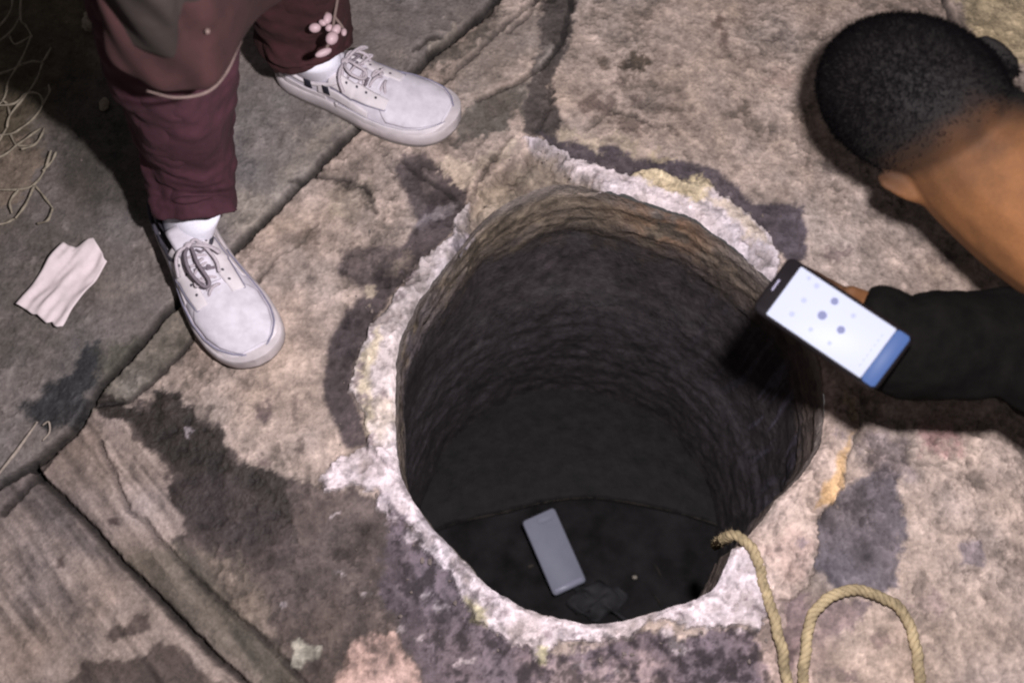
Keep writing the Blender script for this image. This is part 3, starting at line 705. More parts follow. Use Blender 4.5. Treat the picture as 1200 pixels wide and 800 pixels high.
# netting
bm = bmesh.new()
ST_ = [[(-30,150),(3,118),(10,95),(25,70),(37,42)],[(25,76),(38,72),(50,72),(60,56)],[(50,74),(42,95),(30,112),(12,135),(8,150)],[(-20,124),(15,122),(30,110),(45,110),(50,122),(40,138),(25,150),(12,157),(-20,160)],
       [(52,150),(48,160),(40,170),(25,175)],[(60,176),(52,200),(40,216),(22,222),(-20,222)],[(40,216),(50,228),(62,244)],[(40,218),(30,240),(18,256)],[(-20,60),(10,40),(24,20)],[(-20,92),(8,84),(25,76)],[(3,118),(8,122),(12,135)],[(8,150),(-10,180)],
       [(22,222),(12,236),(14,250)],[(50,122),(58,108),(57,100)],[(12,157),(20,170),(40,170)],[(37,42),(30,30),(24,20),(26,-30)],[(-20,190),(4,182),(20,170),(34,160),(48,150)],[(50,200),(60,190),(66,178)],[(18,256),(4,262),(-20,264)],[(10,40),(18,52),(37,42)],[(-20,40),(0,30),(14,8),(12,-20)],[(62,244),(56,258),(44,262)]]
for k, s_ in enumerate(ST_):
    P = cr([tuple(at(x, y, .012+.006*math.sin(x*.3+y*.2+k))) for x, y in s_], len(s_)*6)
    tube(bm, [Vector(p) for p in P], [.0017+.0005*math.sin(i*.7+k) for i in range(len(P))], 6)
tag(obj('netting', bm, M['net']), 'pale torn netting with wide loops on the left edge', 'netting')
# crumbs of broken concrete beside the leg
for k, (x, y, r, lb) in enumerate([(105, 25, .016, 'pale broken stone lump at the upper left beside the leg'), (123, 68, .007, 'tiny pale stone left of the trouser leg'), (122, 122, .010, 'small grey chip left of the trouser shin')]):
    bm = bmesh.new(); bmesh.ops.create_icosphere(bm, subdivisions=3, radius=r)
    c = at(x, y, r*.6)
    for v in bm.verts:
        n_ = v.co.normalized(); v.co = c+Vector((v.co.x*.75, v.co.y*1.3, v.co.z*.7))*(1+.18*math.sin(n_.x*7+k)*math.sin(n_.y*9+n_.z*5))
    tag(obj('stone_chip', bm, M['net']), lb, 'stone', 'loose stone chips beside the trouser leg')

# ------------------------------------------------------------------ sneakers
def shoe(parent, heel, toe, laces_open, side_mark, flip, label):
    sh = empty('sneaker', heel, parent); tag(sh, label)
    xd = (toe-heel); L = xd.length; x = xd.normalized(); z = Vector((0, 0, 1)); y = z.cross(x)
    def W(u, v, h): return heel+x*(u*L)+y*(v*flip)+z*h
    us = [0, .015, .04, .1, .2, .32, .45, .58, .70, .80, .88, .94, .98, 1.0]
    hw = [.004, .020, .029, .036, .039, .039, .043, .050, .0545, .0535, .048, .0375, .022, .004]
    cy_ = [0, 0, 0, 0, .000, .001, .002, .001, -.002, -.005, -.008, -.010, -.011, -.012]
    wf = lambda u: float(np.interp(u, us, hw)); cf = lambda u: float(np.interp(u, us, cy_))
    hh = lambda u: float(np.interp(u, [0, .04, .12, .25, .36, .42, .5, .6, .7, .8, .88, .94, .98, 1], [.078, .086, .083, .076, .082, .084, .076, .066, .058, .053, .048, .041, .033, .024]))
    uu = np.concatenate([[0], 1-np.cos(np.linspace(.12, math.pi/2, 14))])*.5
    uu = np.concatenate([uu, 1-uu[::-1][1:]]); uu = np.concatenate([uu[:13], np.linspace(uu[13], uu[-14], 12), uu[-13:]]); uu = np.unique(np.round(uu, 5))
    # midsole and outsole
    def slab(z0, z1, grow, mat, name, par):
        bm = bmesh.new(); rings = []
        for u in uu:
            w_ = wf(u)+grow; c_ = cf(u); e = .004 if u > .9 else 0
            pro = [(-w_*.96, z0), (-w_, z0+.005), (-w_, z1-.006), (-w_*.95, z1), (w_*.95, z1), (w_, z1-.006), (w_, z0+.005), (w_*.96, z0)]
            rings.append([W(u*(1+grow*2/L)-grow/L, c_+a_, b_+.010*max(0, (u-.85)/.15)**2) for a_, b_ in pro])
        loft(bm, rings); o = obj(name, bm, mat, par); mod(o, 'BEVEL', width=.002, segments=2, limit_method='ANGLE'); return o
    ms = slab(.006, .032, .0055, M['midsole'], 'midsole', sh); slab(0.0, .0075, .004, M['tread'], 'outsole', sh)
    # upper
    def surf(u, ph, off=0.):
        w_, h, c_ = wf(u), hh(u), cf(u)
        s_, c = math.sin(ph), math.cos(ph)
        k = .78 if u > .5 else .62
        yy = math.copysign(abs(c)**k, c)*(w_+off); zz = .024+(h-.024+off)*abs(s_)**(.85)
        return W(u, c_+yy, zz)
    nph = 36; bm = bmesh.new(); vs = {}
    for i, u in enumerate(uu):
        for j in range(nph+1): vs[i, j] = bm.verts.new(surf(u, math.pi*j/nph))
    for i in range(len(uu)-1):
        um = (uu[i]+uu[i+1])/2
        for j in range(nph):
            pm = abs((j+.5)/nph-.5)
            open_ = .0 if um > .46 else .33*math.sqrt(max(0, 1-((um-.20)/.262)**2))
            if um < .03: open_ = .12
            if pm < open_: continue
            bm.faces.new((vs[i, j], vs[i+1, j], vs[i+1, j+1], vs[i, j+1]))
    bmesh.ops.delete(bm, geom=[v for v in bm.verts if not v.link_faces], context='VERTS')
    o = obj('upper', bm, M['mesh_upper'], sh); mod(o, 'SOLIDIFY', thickness=.0045, offset=-1); mod(o, 'SUBSURF', levels=1, render_levels=1)
    # leather overlays: toe guard, heel counter, eyestays
    def strip(name, u0, u1, lo_, hi_, off, mat, nu=60, nv=12, sides=(1, -1), cap=False):
        """a leather panel laid on the upper between two edges, each a smooth curve along the shoe"""
        bm = bmesh.new()
        for sg in sides:
            rings = []
            for u in np.linspace(u0, u1, nu): rings.append([surf(u, math.pi*(.5+sg*(lo_(u)*(1-t_)+hi_(u)*t_)), off*(.35 if t_ in (0, 1) else 1)) for t_ in np.linspace(0, 1, nv)])
            loft(bm, rings, closed=False)
        bmesh.ops.remove_doubles(bm, verts=bm.verts, dist=.00015)
        o = obj(name, bm, mat, sh); mod(o, 'SOLIDIFY', thickness=.0022, offset=-1); return o
    guard = lambda u: (.44-.16*(u-.4)) if u < .76 else (.3824*math.sqrt(max(0, 1-((u-.76)/.229)**2.2)))
    strip('toe_guard', .40, .99, guard, lambda u: .5, .0020, M['leather'])
    strip('heel_counter', .012, .34, lambda u: .385+.10*max(0, u-.1)+.02*math.sin(u*9), lambda u: .5, .0018, M['leather'])
    es_lo = lambda u: .075+.02*(u-.36); es_hi = lambda u: .29-.42*max(0, u-.50)-.3*max(0, .42-u)
    strip('eyestay', .36, .68, es_lo, es_hi, .0024, M['leather'], 40)
    strip('toe_box', .62, .955, lambda u: 0.0, lambda u: max(.001, (guard(u)-.03))*min(1, math.sqrt(max(0, (u-.62)/.08))), .0012, M['mesh_upper'], 50)
    strip('side_panel', .30, .60, lambda u: .30+.12*max(0, u-.42), lambda u: .40, .0014, M['leather'], 40)
    def seamline(fn, u0, u1, mat, r, name='stitching'):
        bm = bmesh.new()
        for sg in (-1, 1):
            tube(bm, [surf(u, math.pi*(.5+sg*fn(u)), .002) for u in np.linspace(u0, u1, 50)], r, 6)
        return obj(name, bm, mat, sh)
    bm = bmesh.new()
    pts = [surf(u, math.pi*(.5+guard(u)), .0022) for u in np.linspace(.42, .989, 80)]+[surf(u, math.pi*(.5-guard(u)), .0022) for u in np.linspace(.989, .42, 80)]
    tube(bm, pts, .0013, 6); obj('stitching', bm, M['seam'], sh)
    bm = bmesh.new()
    tube(bm, [surf(u, math.pi*(.5+s_*es_hi(u)), .0022) for s_, rngu in ((1, np.linspace(.38, .68, 24)), (-1, np.linspace(.68, .38, 24))) for u in rngu], .0008, 6); obj('stitching', bm, M['seam'], sh)
    # collar lining
    bm = bmesh.new(); P = []
    for k in range(48):
        a = k/48*2*math.pi; u = .20+.235*math.cos(a)
        o_p = .33*math.sqrt(max(0, 1-((u-.20)/.262)**2)); sg = 1 if math.sin(a) > 0 else -1
        P.append(surf(max(u, .0), math.pi*(.5+sg*min(o_p, .33)), .001) if True else None)
    tube(bm, P+[P[0]], .0035, 8); obj('collar', bm, M['lining'] if laces_open else M['leather'], sh)
    bm = bmesh.new(); rings = []
    for hgt, sc in ((.020, .8), (.045, .82), (.07, .84), (.08, .86)):
        rings.append([W(.19+.19*sc*math.cos(a)*1.1, cf(.2)+.031*sc*math.sin(a), hgt) for a in [k/24*2*math.pi for k in range(24)]])
    loft(bm, rings, False); obj('lining', bm, M['lining'], sh)
    for k in range(5):
        u = .41+.052*k
        for sg in (-1, 1):
            bm = bmesh.new(); c_ = surf(u, math.pi*(.5+sg*.125), .0032); q1 = surf(u+.012, math.pi*(.5+sg*.125), .0032); q2 = surf(u, math.pi*(.5+sg*.145), .0032)
            e1 = (q1-c_).normalized(); e2 = (q2-c_).normalized(); bm.faces.new([bm.verts.new(c_+e1*.0022*math.cos(t_)+e2*.0022*math.sin(t_)) for t_ in [i*.6283 for i in range(10)]])
            obj('eyelet', bm, M['lining'], sh)
    # tongue
    bm = bmesh.new(); rings = []
    for u in np.linspace(.30, .60, 12):
        w_ = .021-.006*(u-.3)/.3; hz_ = hh(u)+.002+.016*max(0, (.42-u)/.12)
        rings.append([W(u, cf(u)+w_*s_, hz_-.004*abs(s_)**2) for s_ in np.linspace(-1, 1, 9)])
    loft(bm, rings, closed=False); o = obj('tongue', bm, M['mesh_upper'], sh); mod(o, 'SOLIDIFY', thickness=.004)
    # laces
    def lace(pts, r=.0022, mat='lace'):
        bm = bmesh.new(); P = [Vector(p) for p in cr([tuple(q_) for q_ in pts], len(pts)*7)]; tube(bm, P, r, 6); return obj('lace', bm, M[mat], sh)
    lu = [.40, .455, .51, .565, .62]
    for k, u in enumerate(lu):
        s_ = 1 if k % 2 else -1; v_ = .021-.002*k
        lace([W(u-.005, cf(u)+s_*v_, hh(u)-.006), W(u+.003, cf(u)+s_*v_*.5, hh(u)+.004), W(u+.012, cf(u)-s_*v_*.1, hh(u)+.006), W(u+.022, cf(u)-s_*v_*.6, hh(u)+.003), W(u+.028, cf(u)-s_*v_, hh(u)-.006)])
        lace([W(u, cf(u)+v_, hh(u)-.005), W(u, cf(u)+v_*.5, hh(u)+.0025), W(u, cf(u)-v_*.5, hh(u)+.0025), W(u, cf(u)-v_, hh(u)-.005)], .0019, 'lace_grey' if k % 2 else 'lace')
    k0 = W(.42, cf(.42), hh(.42)+.009)
    rl = random.Random(3 if laces_open else 8)
    for k in range(4):
        u0 = .44+.045*k; a0 = rl.uniform(-.02, .02)
        lace([W(u0+rl.uniform(-.02, .03), cf(u0)+a0+rl.uniform(-.016, .016), hh(u0)+.005+rl.uniform(0, .004)) for _ in range(5)], .0020, 'lace' if k % 2 else 'lace_grey')
    loops = [[(0, 0, 0), (.05, .010, .008), (.13, .015, .004), (.20, .010, -.008), (.215, .003, -.012), (.19, -.002, -.008), (.11, .000, .003), (.03, -.002, .003), (0, 0, 0)],
             [(0, 0, 0), (.03, -.012, .006), (.06, -.026, .002), (.09, -.033, -.006), (.06, -.031, -.008), (.02, -.018, 0), (0, 0, 0)],
             [(0, 0, 0), (.01, .014, .004), (.04, .026, -.002), (.10, .034, -.014)], [(0, 0, 0), (-.01, -.012, .003), (.05, -.020, 0), (.12, -.024, -.008), (.17, -.020, -.014)]]
    if not laces_open: loops = [[(a_*.55, b_*1.3, c_) for a_, b_, c_ in lp_] for lp_ in loops]
    for k, lp_ in enumerate(loops):
        lace([k0+x*(a_*L)+y*(b_*flip)+z*(c_+.002*k*0) for a_, b_, c_ in lp_], .0026, 'lace_grey' if k == 0 and laces_open else 'lace')
    bm = bmesh.new(); ellipsoid(bm, k0+z*.002, (x, y, z), (.006, .007, .004), 10); obj('lace_knot', bm, M['lace'], sh)
    # dark marks on the outer side
    for (ua, ub) in side_mark:
        bm = bmesh.new(); rings = []
        for u in np.linspace(ua, ub, 5): rings.append([surf(u+.010*t_, math.pi*(.5-.285-.085*t_), .0042) for t_ in np.linspace(0, 1, 5)])
        loft(bm, rings, closed=False); o = obj('side_mark', bm, M['mark'], sh); mod(o, 'SOLIDIFY', thickness=.001)
    return sh, W

p1 = tag(empty('person', at(300, 60, 0)), 'person standing upper left in maroon trousers and white sneakers, cut off at the knees', 'person')
heelL = at(206, 247, 0); toeL = at(304, 432, .0)
toeL = heelL+(toeL-heelL).normalized()*.308
heelR = at(335, 84, 0); toeR = at(548, 164, 0); 
toeR = heelR+(toeR-heelR).normalized()*.312
sL, WL = shoe(p1, heelL, toeL, True, [(.13, .17), (.22, .25)], -1, 'left standing sneaker with long loose lace loop')
sR, WR = shoe(p1, heelR, toeR, False, [(.22, .26), (.33, .37)], -1, 'right standing sneaker with two dark marks near its heel')
print('shoe toe px', to_px(*toeL), to_px(*toeR), 'heel', to_px(*heelL), to_px(*heelR), (at(300,410)-at(196,226)).length, (at(530,160)-at(318,76)).length)
# socks
def sock(Wf, ank):
    bm = bmesh.new(); rings = []
    base = Wf(.23, 0, .045)
    axs = (Wf(1, 0, 0)-Wf(0, 0, 0)).normalized(); ays = (Wf(0, .1, 0)-Wf(0, 0, 0)).normalized()
    for t_, ra, rb in ((0, .056, .031), (.25, .054, .034), (.5, .050, .036), (.75, .047, .037), (1, .045, .038)):
        c_ = base*(1-t_)+ank*t_
        rings.append([c_+axs*(ra*(1+.01*math.sin(k*3))*math.cos(k/32*2*math.pi))+ays*(rb*math.sin(k/32*2*math.pi)) for k in range(32)])
    loft(bm, rings); o = obj('sock', bm, M['sock'], p1); mod(o, 'SUBSURF', levels=1, render_levels=1)
# trousers: centre line points (px, py, z) with radius
def trouser(pts, folds, seed, name='trouser_leg', mat='maroon'):
    P = cr([tuple(at(a, b, c_))+(r,) for a, b, c_, r in pts], 70)
    c = [Vector(p[:3]) for p in P]; R = [p[3] for p in P]
    def wob(k, a):
        s = k/70
        return 1+.05*math.sin(3*a+seed+s*5)+.035*math.sin(5*a-seed*2+s*9)+folds*(1-s*.5)*(math.sin(s*27+2.2*math.sin(a+seed)+1.3*math.sin(2*a)+1.1*math.sin(s*41))+.8*math.sin(s*44+3*math.sin(a*2-seed)+a*2))*(.5+.5*math.sin(a*1.0+seed+s*7))+.012*math.sin(k*1.7+a*4)
    bm = bmesh.new(); tube(bm, c, R, 56, False, wob)
    o = obj(name, bm, M[mat], p1); mod(o, 'SOLIDIFY', thickness=.003, offset=-1); mod(o, 'SUBSURF', levels=1, render_levels=1); rumple(o, .075, .016); rumple(o, .025, .005); return c
cl = trouser([(234, 250, .105, .058), (228, 212, .135, .060), (218, 165, .20, .064), (208, 110, .31, .070), (196, 50, .40, .078), (184, -40, .50, .084), (170, -190, .62, .09), (210, -420, .80, .10)], .06, 1.0)
crr = trouser([(366, 66, .105, .064), (355, 40, .135, .072), (352, 5, .20, .070), (338, -60, .32, .078), (320, -160, .46, .088), (300, -300, .62, .10), (262, -430, .80, .11)], .055, 3.0, mat='maroon_d')
sock(WL, cl[4]); sock(WR, crr[4])
# long shirt hanging over the shins: built as draped cloth between its hem and the waist
def drape(name, hem, top, mat, seed, bulge=.02, parent=p1, amp=.006, nfold=9):
    H = cr([tuple(at(*p)) for p in hem], 60); Tt = cr([tuple(at(*p)) for p in top], 60)
    bm = bmesh.new(); rings = []
    for k in range(28):
        s = k/27; ring = []
        for i in range(60):
            h_, t_ = Vector(H[i]), Vector(Tt[i]); p = h_*(1-s)+t_*s
            f = amp*(1-.5*s)*(math.sin(i/60*nfold*6.28+seed+s*2)+.6*math.sin(i/60*nfold*3.1+seed*2+s*5))+.003*math.sin(s*30+i*.4+seed)
            p += Vector((0, -1, .45)).normalized()*(f+bulge*math.sin(math.pi*i/59)*(.4+.6*s))
            ring.append(p)
        rings.append(ring)
    loft(bm, rings, closed=False); o = obj(name, bm, M[mat], parent); mod(o, 'SOLIDIFY', thickness=.0025); mod(o, 'SUBSURF', levels=1, render_levels=1)
    return [Vector(p) for p in H]
hemp = [(128, 60, .50), (150, 88, .49), (180, 97, .48), (212, 104, .475), (248, 97, .47), (270, 74, .465), (284, 44, .46), (300, 22, .44), (330, 0, .42)]
topp = [(60, -330, .84), (90, -345, .84), (130, -360, .83), (170, -375, .83), (210, -380, .82), (250, -390, .82), (290, -390, .82), (330, -390, .82), (370, -390, .82)]
H = drape('long_shirt', hemp, topp, 'shirt', 1.0, amp=.003, nfold=4)
bm = bmesh.new(); tube(bm, [p+Vector((0, -.016, .006)) for p in H[14:47]], [.0009+.0007*math.sin(math.pi*i/32) for i in range(33)], 7); obj('hem_piping', bm, M['pale_cord'], p1)
drape('shawl', [(118, -20, .55), (124, 20, .54), (150, 42, .53), (180, 60, .525), (205, 63, .52), (212, 40, .52), (235, 34, .52), (246, 10, .52), (262, -30, .53)],
      [(80, -230, .85), (100, -240, .85), (120, -250, .85), (150, -260, .85), (170, -265, .85), (190, -265, .85), (210, -265, .85), (230, -260, .85), (250, -250, .85)], 'brown', 2.0, .012, amp=.0022, nfold=3)
bm = bmesh.new(); c = at(243, 37, .545); ellipsoid(bm, c, (Vector((1, 0, 0)), Vector((0, 1, 0)), Vector((0, 0, 1))), (.0025, .003, .002), 10); obj('button', bm, M['pale_cord'], p1)
# tassel of the drawstring hanging on the thigh side
dz = .235
bm = bmesh.new()
for s_ in ([(385, -50, .30), (386, -10, .27), (384, 10, .26), (378, 28, .25), (370, 33, .245)], [(400, -50, .30), (396, -5, .27), (392, 20, .26), (388, 44, .25), (380, 62, .245)], [(384, 8, .26), (372, 10, .255), (365, 13, .25)], [(392, 20, .26), (400, 30, .25), (404, 38, .245)]):
    tube(bm, [Vector(p) for p in cr([tuple(at(*q_)) for q_ in s_], 18)], .0022, 6)
obj('drawstring', bm, M['pale_cord'], p1)
for x_, y_, ra, rb, an in [(369, 33, .0085, .0066, 10), (384, 22, .0092, .0062, 75), (389, 45, .0105, .0082, 60), (394, 35, .0085, .0062, 60), (379, 62, .0125, .0052, 28), (403, 38, .0040, .0062, 0), (371, 11, .0100, .0036, 22), (389, 6, .0105, .0036, 65), (386, 33, .006, .005, 30), (378, 27, .006, .0045, -20)]:
    bm = bmesh.new(); a = math.radians(an); ax = (Vector((math.cos(a), math.sin(a), 0)), Vector((-math.sin(a), math.cos(a), 0)), Vector((0, 0, 1)))
    ellipsoid(bm, at(x_, y_, dz+.018), ax, (ra, rb, min(ra, rb)), 12); obj('bead', bm, M['bead'], p1)
# body of the standing person (mostly above the frame)
def remeshed(name, bm, mat, parent, vox=.006, rgb=None, smooth=6):
    me = bpy.data.meshes.new('tmp'); bmesh.ops.recalc_face_normals(bm, faces=bm.faces); bm.to_mesh(me); bm.free()
    t = bpy.data.objects.new('tmp', me); C.objects.link(t)
    m = mod(t, 'REMESH', mode='VOXEL', voxel_size=vox); mod(t, 'SMOOTH', factor=.5, iterations=smooth)
    dg = bpy.context.evaluated_depsgraph_get(); dg.update(); me2 = bpy.data.meshes.new_from_object(t.evaluated_get(dg)); me2.name = name
    bpy.data.objects.remove(t); bpy.data.meshes.remove(me)
    o = bpy.data.objects.new(name, me2); C.objects.link(o); me2.materials.clear(); me2.materials.append(mat)
    me2.polygons.foreach_set('use_smooth', [True]*len(me2.polygons))
    if rgb is not None:
        co = np.empty(len(me2.vertices)*3, np.float32); me2.vertices.foreach_get('co', co); co = co.reshape(-1, 3)
        cc_ = rgb(co); set_attr(me2, cc_, np.full(len(co), .8))
    if parent: adopt(o, parent)
    return o
VX, VY, VZ = Vector((1, 0, 0)), Vector((0, 1, 0)), Vector((0, 0, 1))
def hand(bm, wrist, d, n, spread=1.0, curl=.35, s=1.0, side=1, rootback=.03, tsp=1.0):
    """palm and five separate fingers; d = direction of fingers, n = back of the hand"""
    d = d.normalized(); n = (n-d*n.dot(d)).normalized(); l = d.cross(n)*side
    capsule(bm, [wrist-d*rootback, wrist+d*.01], [.024*s, .024*s], 12)
    for k in range(4):
        capsule(bm, [wrist+l*(-.012+.008*k)*s, wrist+d*.045*s+l*(-.022+.0155*k)*s, wrist+d*.082*s+l*(-.029+.0195*k)*s*spread], [.014*s, .0135*s, .0105*s], 10)
    for k, ln in enumerate((.058, .074, .080, .070)):
        kk_ = 3-k
        b = wrist+d*.080*s+l*(-.029+.0195*kk_)*s*spread
        dd = (d+l*(-.10+.07*kk_)*spread).normalized(); p = [b]; c_ = curl*(.8+.12*k)
        dirv = dd
        for j, seg in enumerate((.42, .33, .25)):
            ang_ = c_*(j+1)*.75
            dirv = dd*math.cos(ang_)-n*math.sin(ang_); p.append(p[-1]+dirv*ln*s*seg*1.05)
        capsule(bm, p, [.0098*s, .0092*s, .0084*s, .0070*s], 10, 4)
    tb = wrist+d*.022*s+l*.026*s
    capsule(bm, [wrist+d*.01*s, tb, tb+(d*.6+l*.75*tsp).normalized()*.036*s, tb+(d*.85+l*.5*tsp-n*.25).normalized()*.064*s], [.015*s, .014*s, .011*s, .0085*s], 10, 4)
hipc = (cl[-1]+crr[-1])/2+Vector((0, 0, .06))
bm = bmesh.new()
capsule(bm, [WL(.2, 0, .06), cl[8], cl[30], cl[-1]], [.022, .030, .050, .075]); capsule(bm, [WR(.2, 0, .06), crr[8], crr[30], crr[-1]], [.022, .030, .050, .075])
capsule(bm, [WL(.14, 0, .040), WL(.4, 0, .040), WL(.74, 0, .033)], [.022, .022, .012]); capsule(bm, [WR(.14, 0, .040), WR(.4, 0, .040), WR(.74, 0, .033)], [.022, .022, .012])
capsule(bm, [cl[-1], hipc, crr[-1]], [.09, .11, .09]); sh_c = hipc+Vector((0, -.02, .50))
capsule(bm, [hipc, hipc+Vector((0, .01, .22)), sh_c], [.12, .115, .11]); capsule(bm, [sh_c+VX*-.15, sh_c, sh_c+VX*.15], [.06, .09, .06])
capsule(bm, [sh_c+VZ*.05, sh_c+Vector((0, -.02, .14))], [.055, .052])
hd = sh_c+Vector((0, -.05, .26)); ellipsoid(bm, hd, (VX, VY, VZ), (.075, .095, .115)); ellipsoid(bm, hd+Vector((0, -.03, -.07)), (VX, VY, VZ), (.052, .06, .05)); ellipsoid(bm, hd+Vector((0, -.10, -.02)), (VX, VY, VZ), (.012, .016, .022))
for s_ in (-1, 1):
    e = sh_c+Vector((s_*.21, .03, -.28)); wr = e+Vector((s_*.0, -.10, -.23))
    capsule(bm, [sh_c+VX*.16*s_, e, wr], [.048, .038, .027]); hand(bm, wr, Vector((0, -.25, -1)), Vector((s_, 0, 0)), side=-s_)
remeshed('body', bm, M['skin_v'], p1, .006, lambda co: np.tile(lin((140, 98, 74)), (len(co), 1)))
bm = bmesh.new()
capsule(bm, [hipc-VZ*.03, hipc+Vector((0, .01, .22)), sh_c], [.150, .140, .135]); capsule(bm, [sh_c+VX*-.15, sh_c, sh_c+VX*.15], [.075, .105, .075])
for s_ in (-1, 1): capsule(bm, [sh_c+VX*.16*s_, sh_c+Vector((s_*.21, .03, -.28)), sh_c+Vector((s_*.21, -.05, -.46))], [.064, .054, .043])
remeshed('shirt_top', bm, M['maroon_d'], p1, .010)
bm = bmesh.new(); ellipsoid(bm, hd+Vector((0, .018, .022)), (VX, VY, VZ), (.083, .095, .108)); remeshed('hair', bm, M['hair'], p1, .007)

# ------------------------------------------------------------------ kneeling person on the right, bowed over the opening
p2 = tag(empty('person', at(1300, 380, 0)), 'person in black crouching at the right edge, bowed head and arm stretched over the manhole', 'person')
HZ = .39
hc = at(1078, 126, HZ)                                              # centre of the skull
fdir = Vector((.16, .42, -.89)).normalized()                         # face turned down to the hole
cdir = Vector((-.79, .60, 0)); cdir = (cdir-fdir*cdir.dot(fdir)).normalized()   # towards the crown
lat = fdir.cross(cdir).normalized()
print('face dir', fdir)
HS = 1.07
def Hh(a, b, c_): return hc+lat*a*HS+fdir*b*HS+cdir*c_*HS
neck0 = Hh(0, -.035, -.075); neck1 = at(1262, 270, .39)
shR = at(1272, 430, .34); shL = at(1290, 120, .37); chest = (shR+shL)/2+Vector((.10, 0, -.02)); pel = chest+Vector((.42, .02, .02))
bm = bmesh.new()
HAX = (lat, fdir, cdir)
ellipsoid(bm, Hh(0, -.012, .012), HAX, (.082, .103, .112), 28)        # cranium
ellipsoid(bm, Hh(0, .030, -.045), HAX, (.060, .062, .075), 24)        # face
ellipsoid(bm, Hh(0, .050, -.098), HAX, (.034, .032, .026), 16)        # chin
ellipsoid(bm, Hh(0, .062, .008), HAX, (.055, .030, .020), 16)         # brow
capsule(bm, [Hh(0, .088, .0), Hh(0, .104, -.030), Hh(0, .102, -.038)], [.007, .011, .012], 10)  # nose
for s_ in (-1, 1):
    capsule(bm, [Hh(s_*.014, .088, -.070), Hh(0, .094, -.070)], [.006, .0075], 8)    # lips
    ellipsoid(bm, Hh(s_*.034, .074, -.010), HAX, (.013, .009, .008), 10)             # eyelids
    ellipsoid(bm, Hh(s_*.050, .052, -.035), HAX, (.020, .022, .020), 12)             # cheek
    # ear: rim and lobe
    E = [Hh(s_*.078, .006, -.060), Hh(s_*.084, -.008, -.054), Hh(s_*.089, -.014, -.036), Hh(s_*.090, -.013, -.016), Hh(s_*.085, -.004, -.008), Hh(s_*.078, .006, -.014)]
    capsule(bm, E, [.007, .0065, .006, .0055, .005, .005], 8, 4)
    ellipsoid(bm, Hh(s_*.080, -.003, -.034), (fdir, cdir, lat), (.015, .026, .010), 12)
capsule(bm, [Hh(0, -.02, -.02), Hh(-.012, -.010, -.075), (Hh(-.02, -.01, -.1)+neck1)/2, neck1], [.066, .080, .086, .088], 18)
capsule(bm, [neck1, chest, pel], [.075, .125, .115], 18); capsule(bm, [shL, (shL+shR)/2+VX*.03, shR], [.058, .09, .058], 16)
# legs: kneeling
for s_ in (-1, 1):
    kn = Vector((pel.x-.12, pel.y+s_*.13, .06)); hp_ = pel+VY*s_*.09; an = Vector((kn.x+.40, kn.y+s_*.03, .05))
    capsule(bm, [hp_, (hp_+kn)/2+VX*.02, kn], [.085, .07, .055], 16); capsule(bm, [kn, (kn+an)/2+VZ*.015, an], [.052, .052, .035], 14); capsule(bm, [an, an+Vector((.08, 0, -.01)), an+Vector((.16, 0, -.02))], [.034, .034, .025], 12)
# supporting arm (far side) planted on the ground outside the frame
eL = Vector((shL.x+.16, shL.y+.10, .24)); wL = Vector((shL.x+.20, shL.y+.10, .045))
capsule(bm, [shL, eL, wL], [.048, .038, .027], 12); hand(bm, wL-VX*.01+VZ*-.012, Vector((-1, .1, -.05)), VZ, curl=.06, side=1)
# reaching arm, hand under the phone
PHA, PHB = at(908, 332, .40), at(1038, 428, .355)
wrR = at(1062, 405, .318); elR = at(1190, 404, .29)
capsule(bm, [shR, elR, wrR], [.050, .034, .024], 14)
pd = (PHA-PHB).normalized()
pn = Vector((-.25, -.30, 1)).normalized()
hd_d = (at(962, 362, .33)-wrR).normalized()
hand(bm, wrR, hd_d+Vector((0, 0, -.05)), -pn, curl=.30, side=-1, spread=.9, tsp=.1)
HL = Vector((0, 0, 0))
def skin_rgb(co):
    P = co-np.array(hc); a = P@np.array(lat); b = P@np.array(fdir); c_ = P@np.array(cdir)
    skin = np.array(lin((98, 63, 36))); stub_shade = np.array(lin((17, 13, 13)))
    X_, Y_ = a*3+b, c_*3-b
    n_ = fbm(X_, Y_, .05, 7, 3)*.03
    lim = -.066+np.where(b > .02, .085+0*b, 0)-1.5*np.clip(a-.01, 0, .2)+.45*np.clip(-a, 0, .1)  # far side of the neck takes the stubble tone too, as painted shade
    k = 1-sm(c_+n_, lim-.075, lim+.055)
    r = skin[None]*k[:, None]+stub_shade[None]*(1-k[:, None])
    k = np.where(np.linalg.norm(P, axis=1) > .30, 1, k); r = skin[None]*k[:, None]+stub_shade[None]*(1-k[:, None])
    r = r*(1+fbm(co[:, 0]+co[:, 2], co[:, 1]-co[:, 2], .05, 31, 4)[:, None]*.7)
    brow = np.exp(-((b-.086)/.020)**2-((c_-.006)/.007)**2)*sm(np.abs(a), .010, .018)*(1-sm(np.abs(a), .045, .06))
    r = r*(1-brow[:, None]*.85)
    return r
body2 = remeshed('body', bm, M['skin_v'], p2, .0042, skin_rgb, 4)
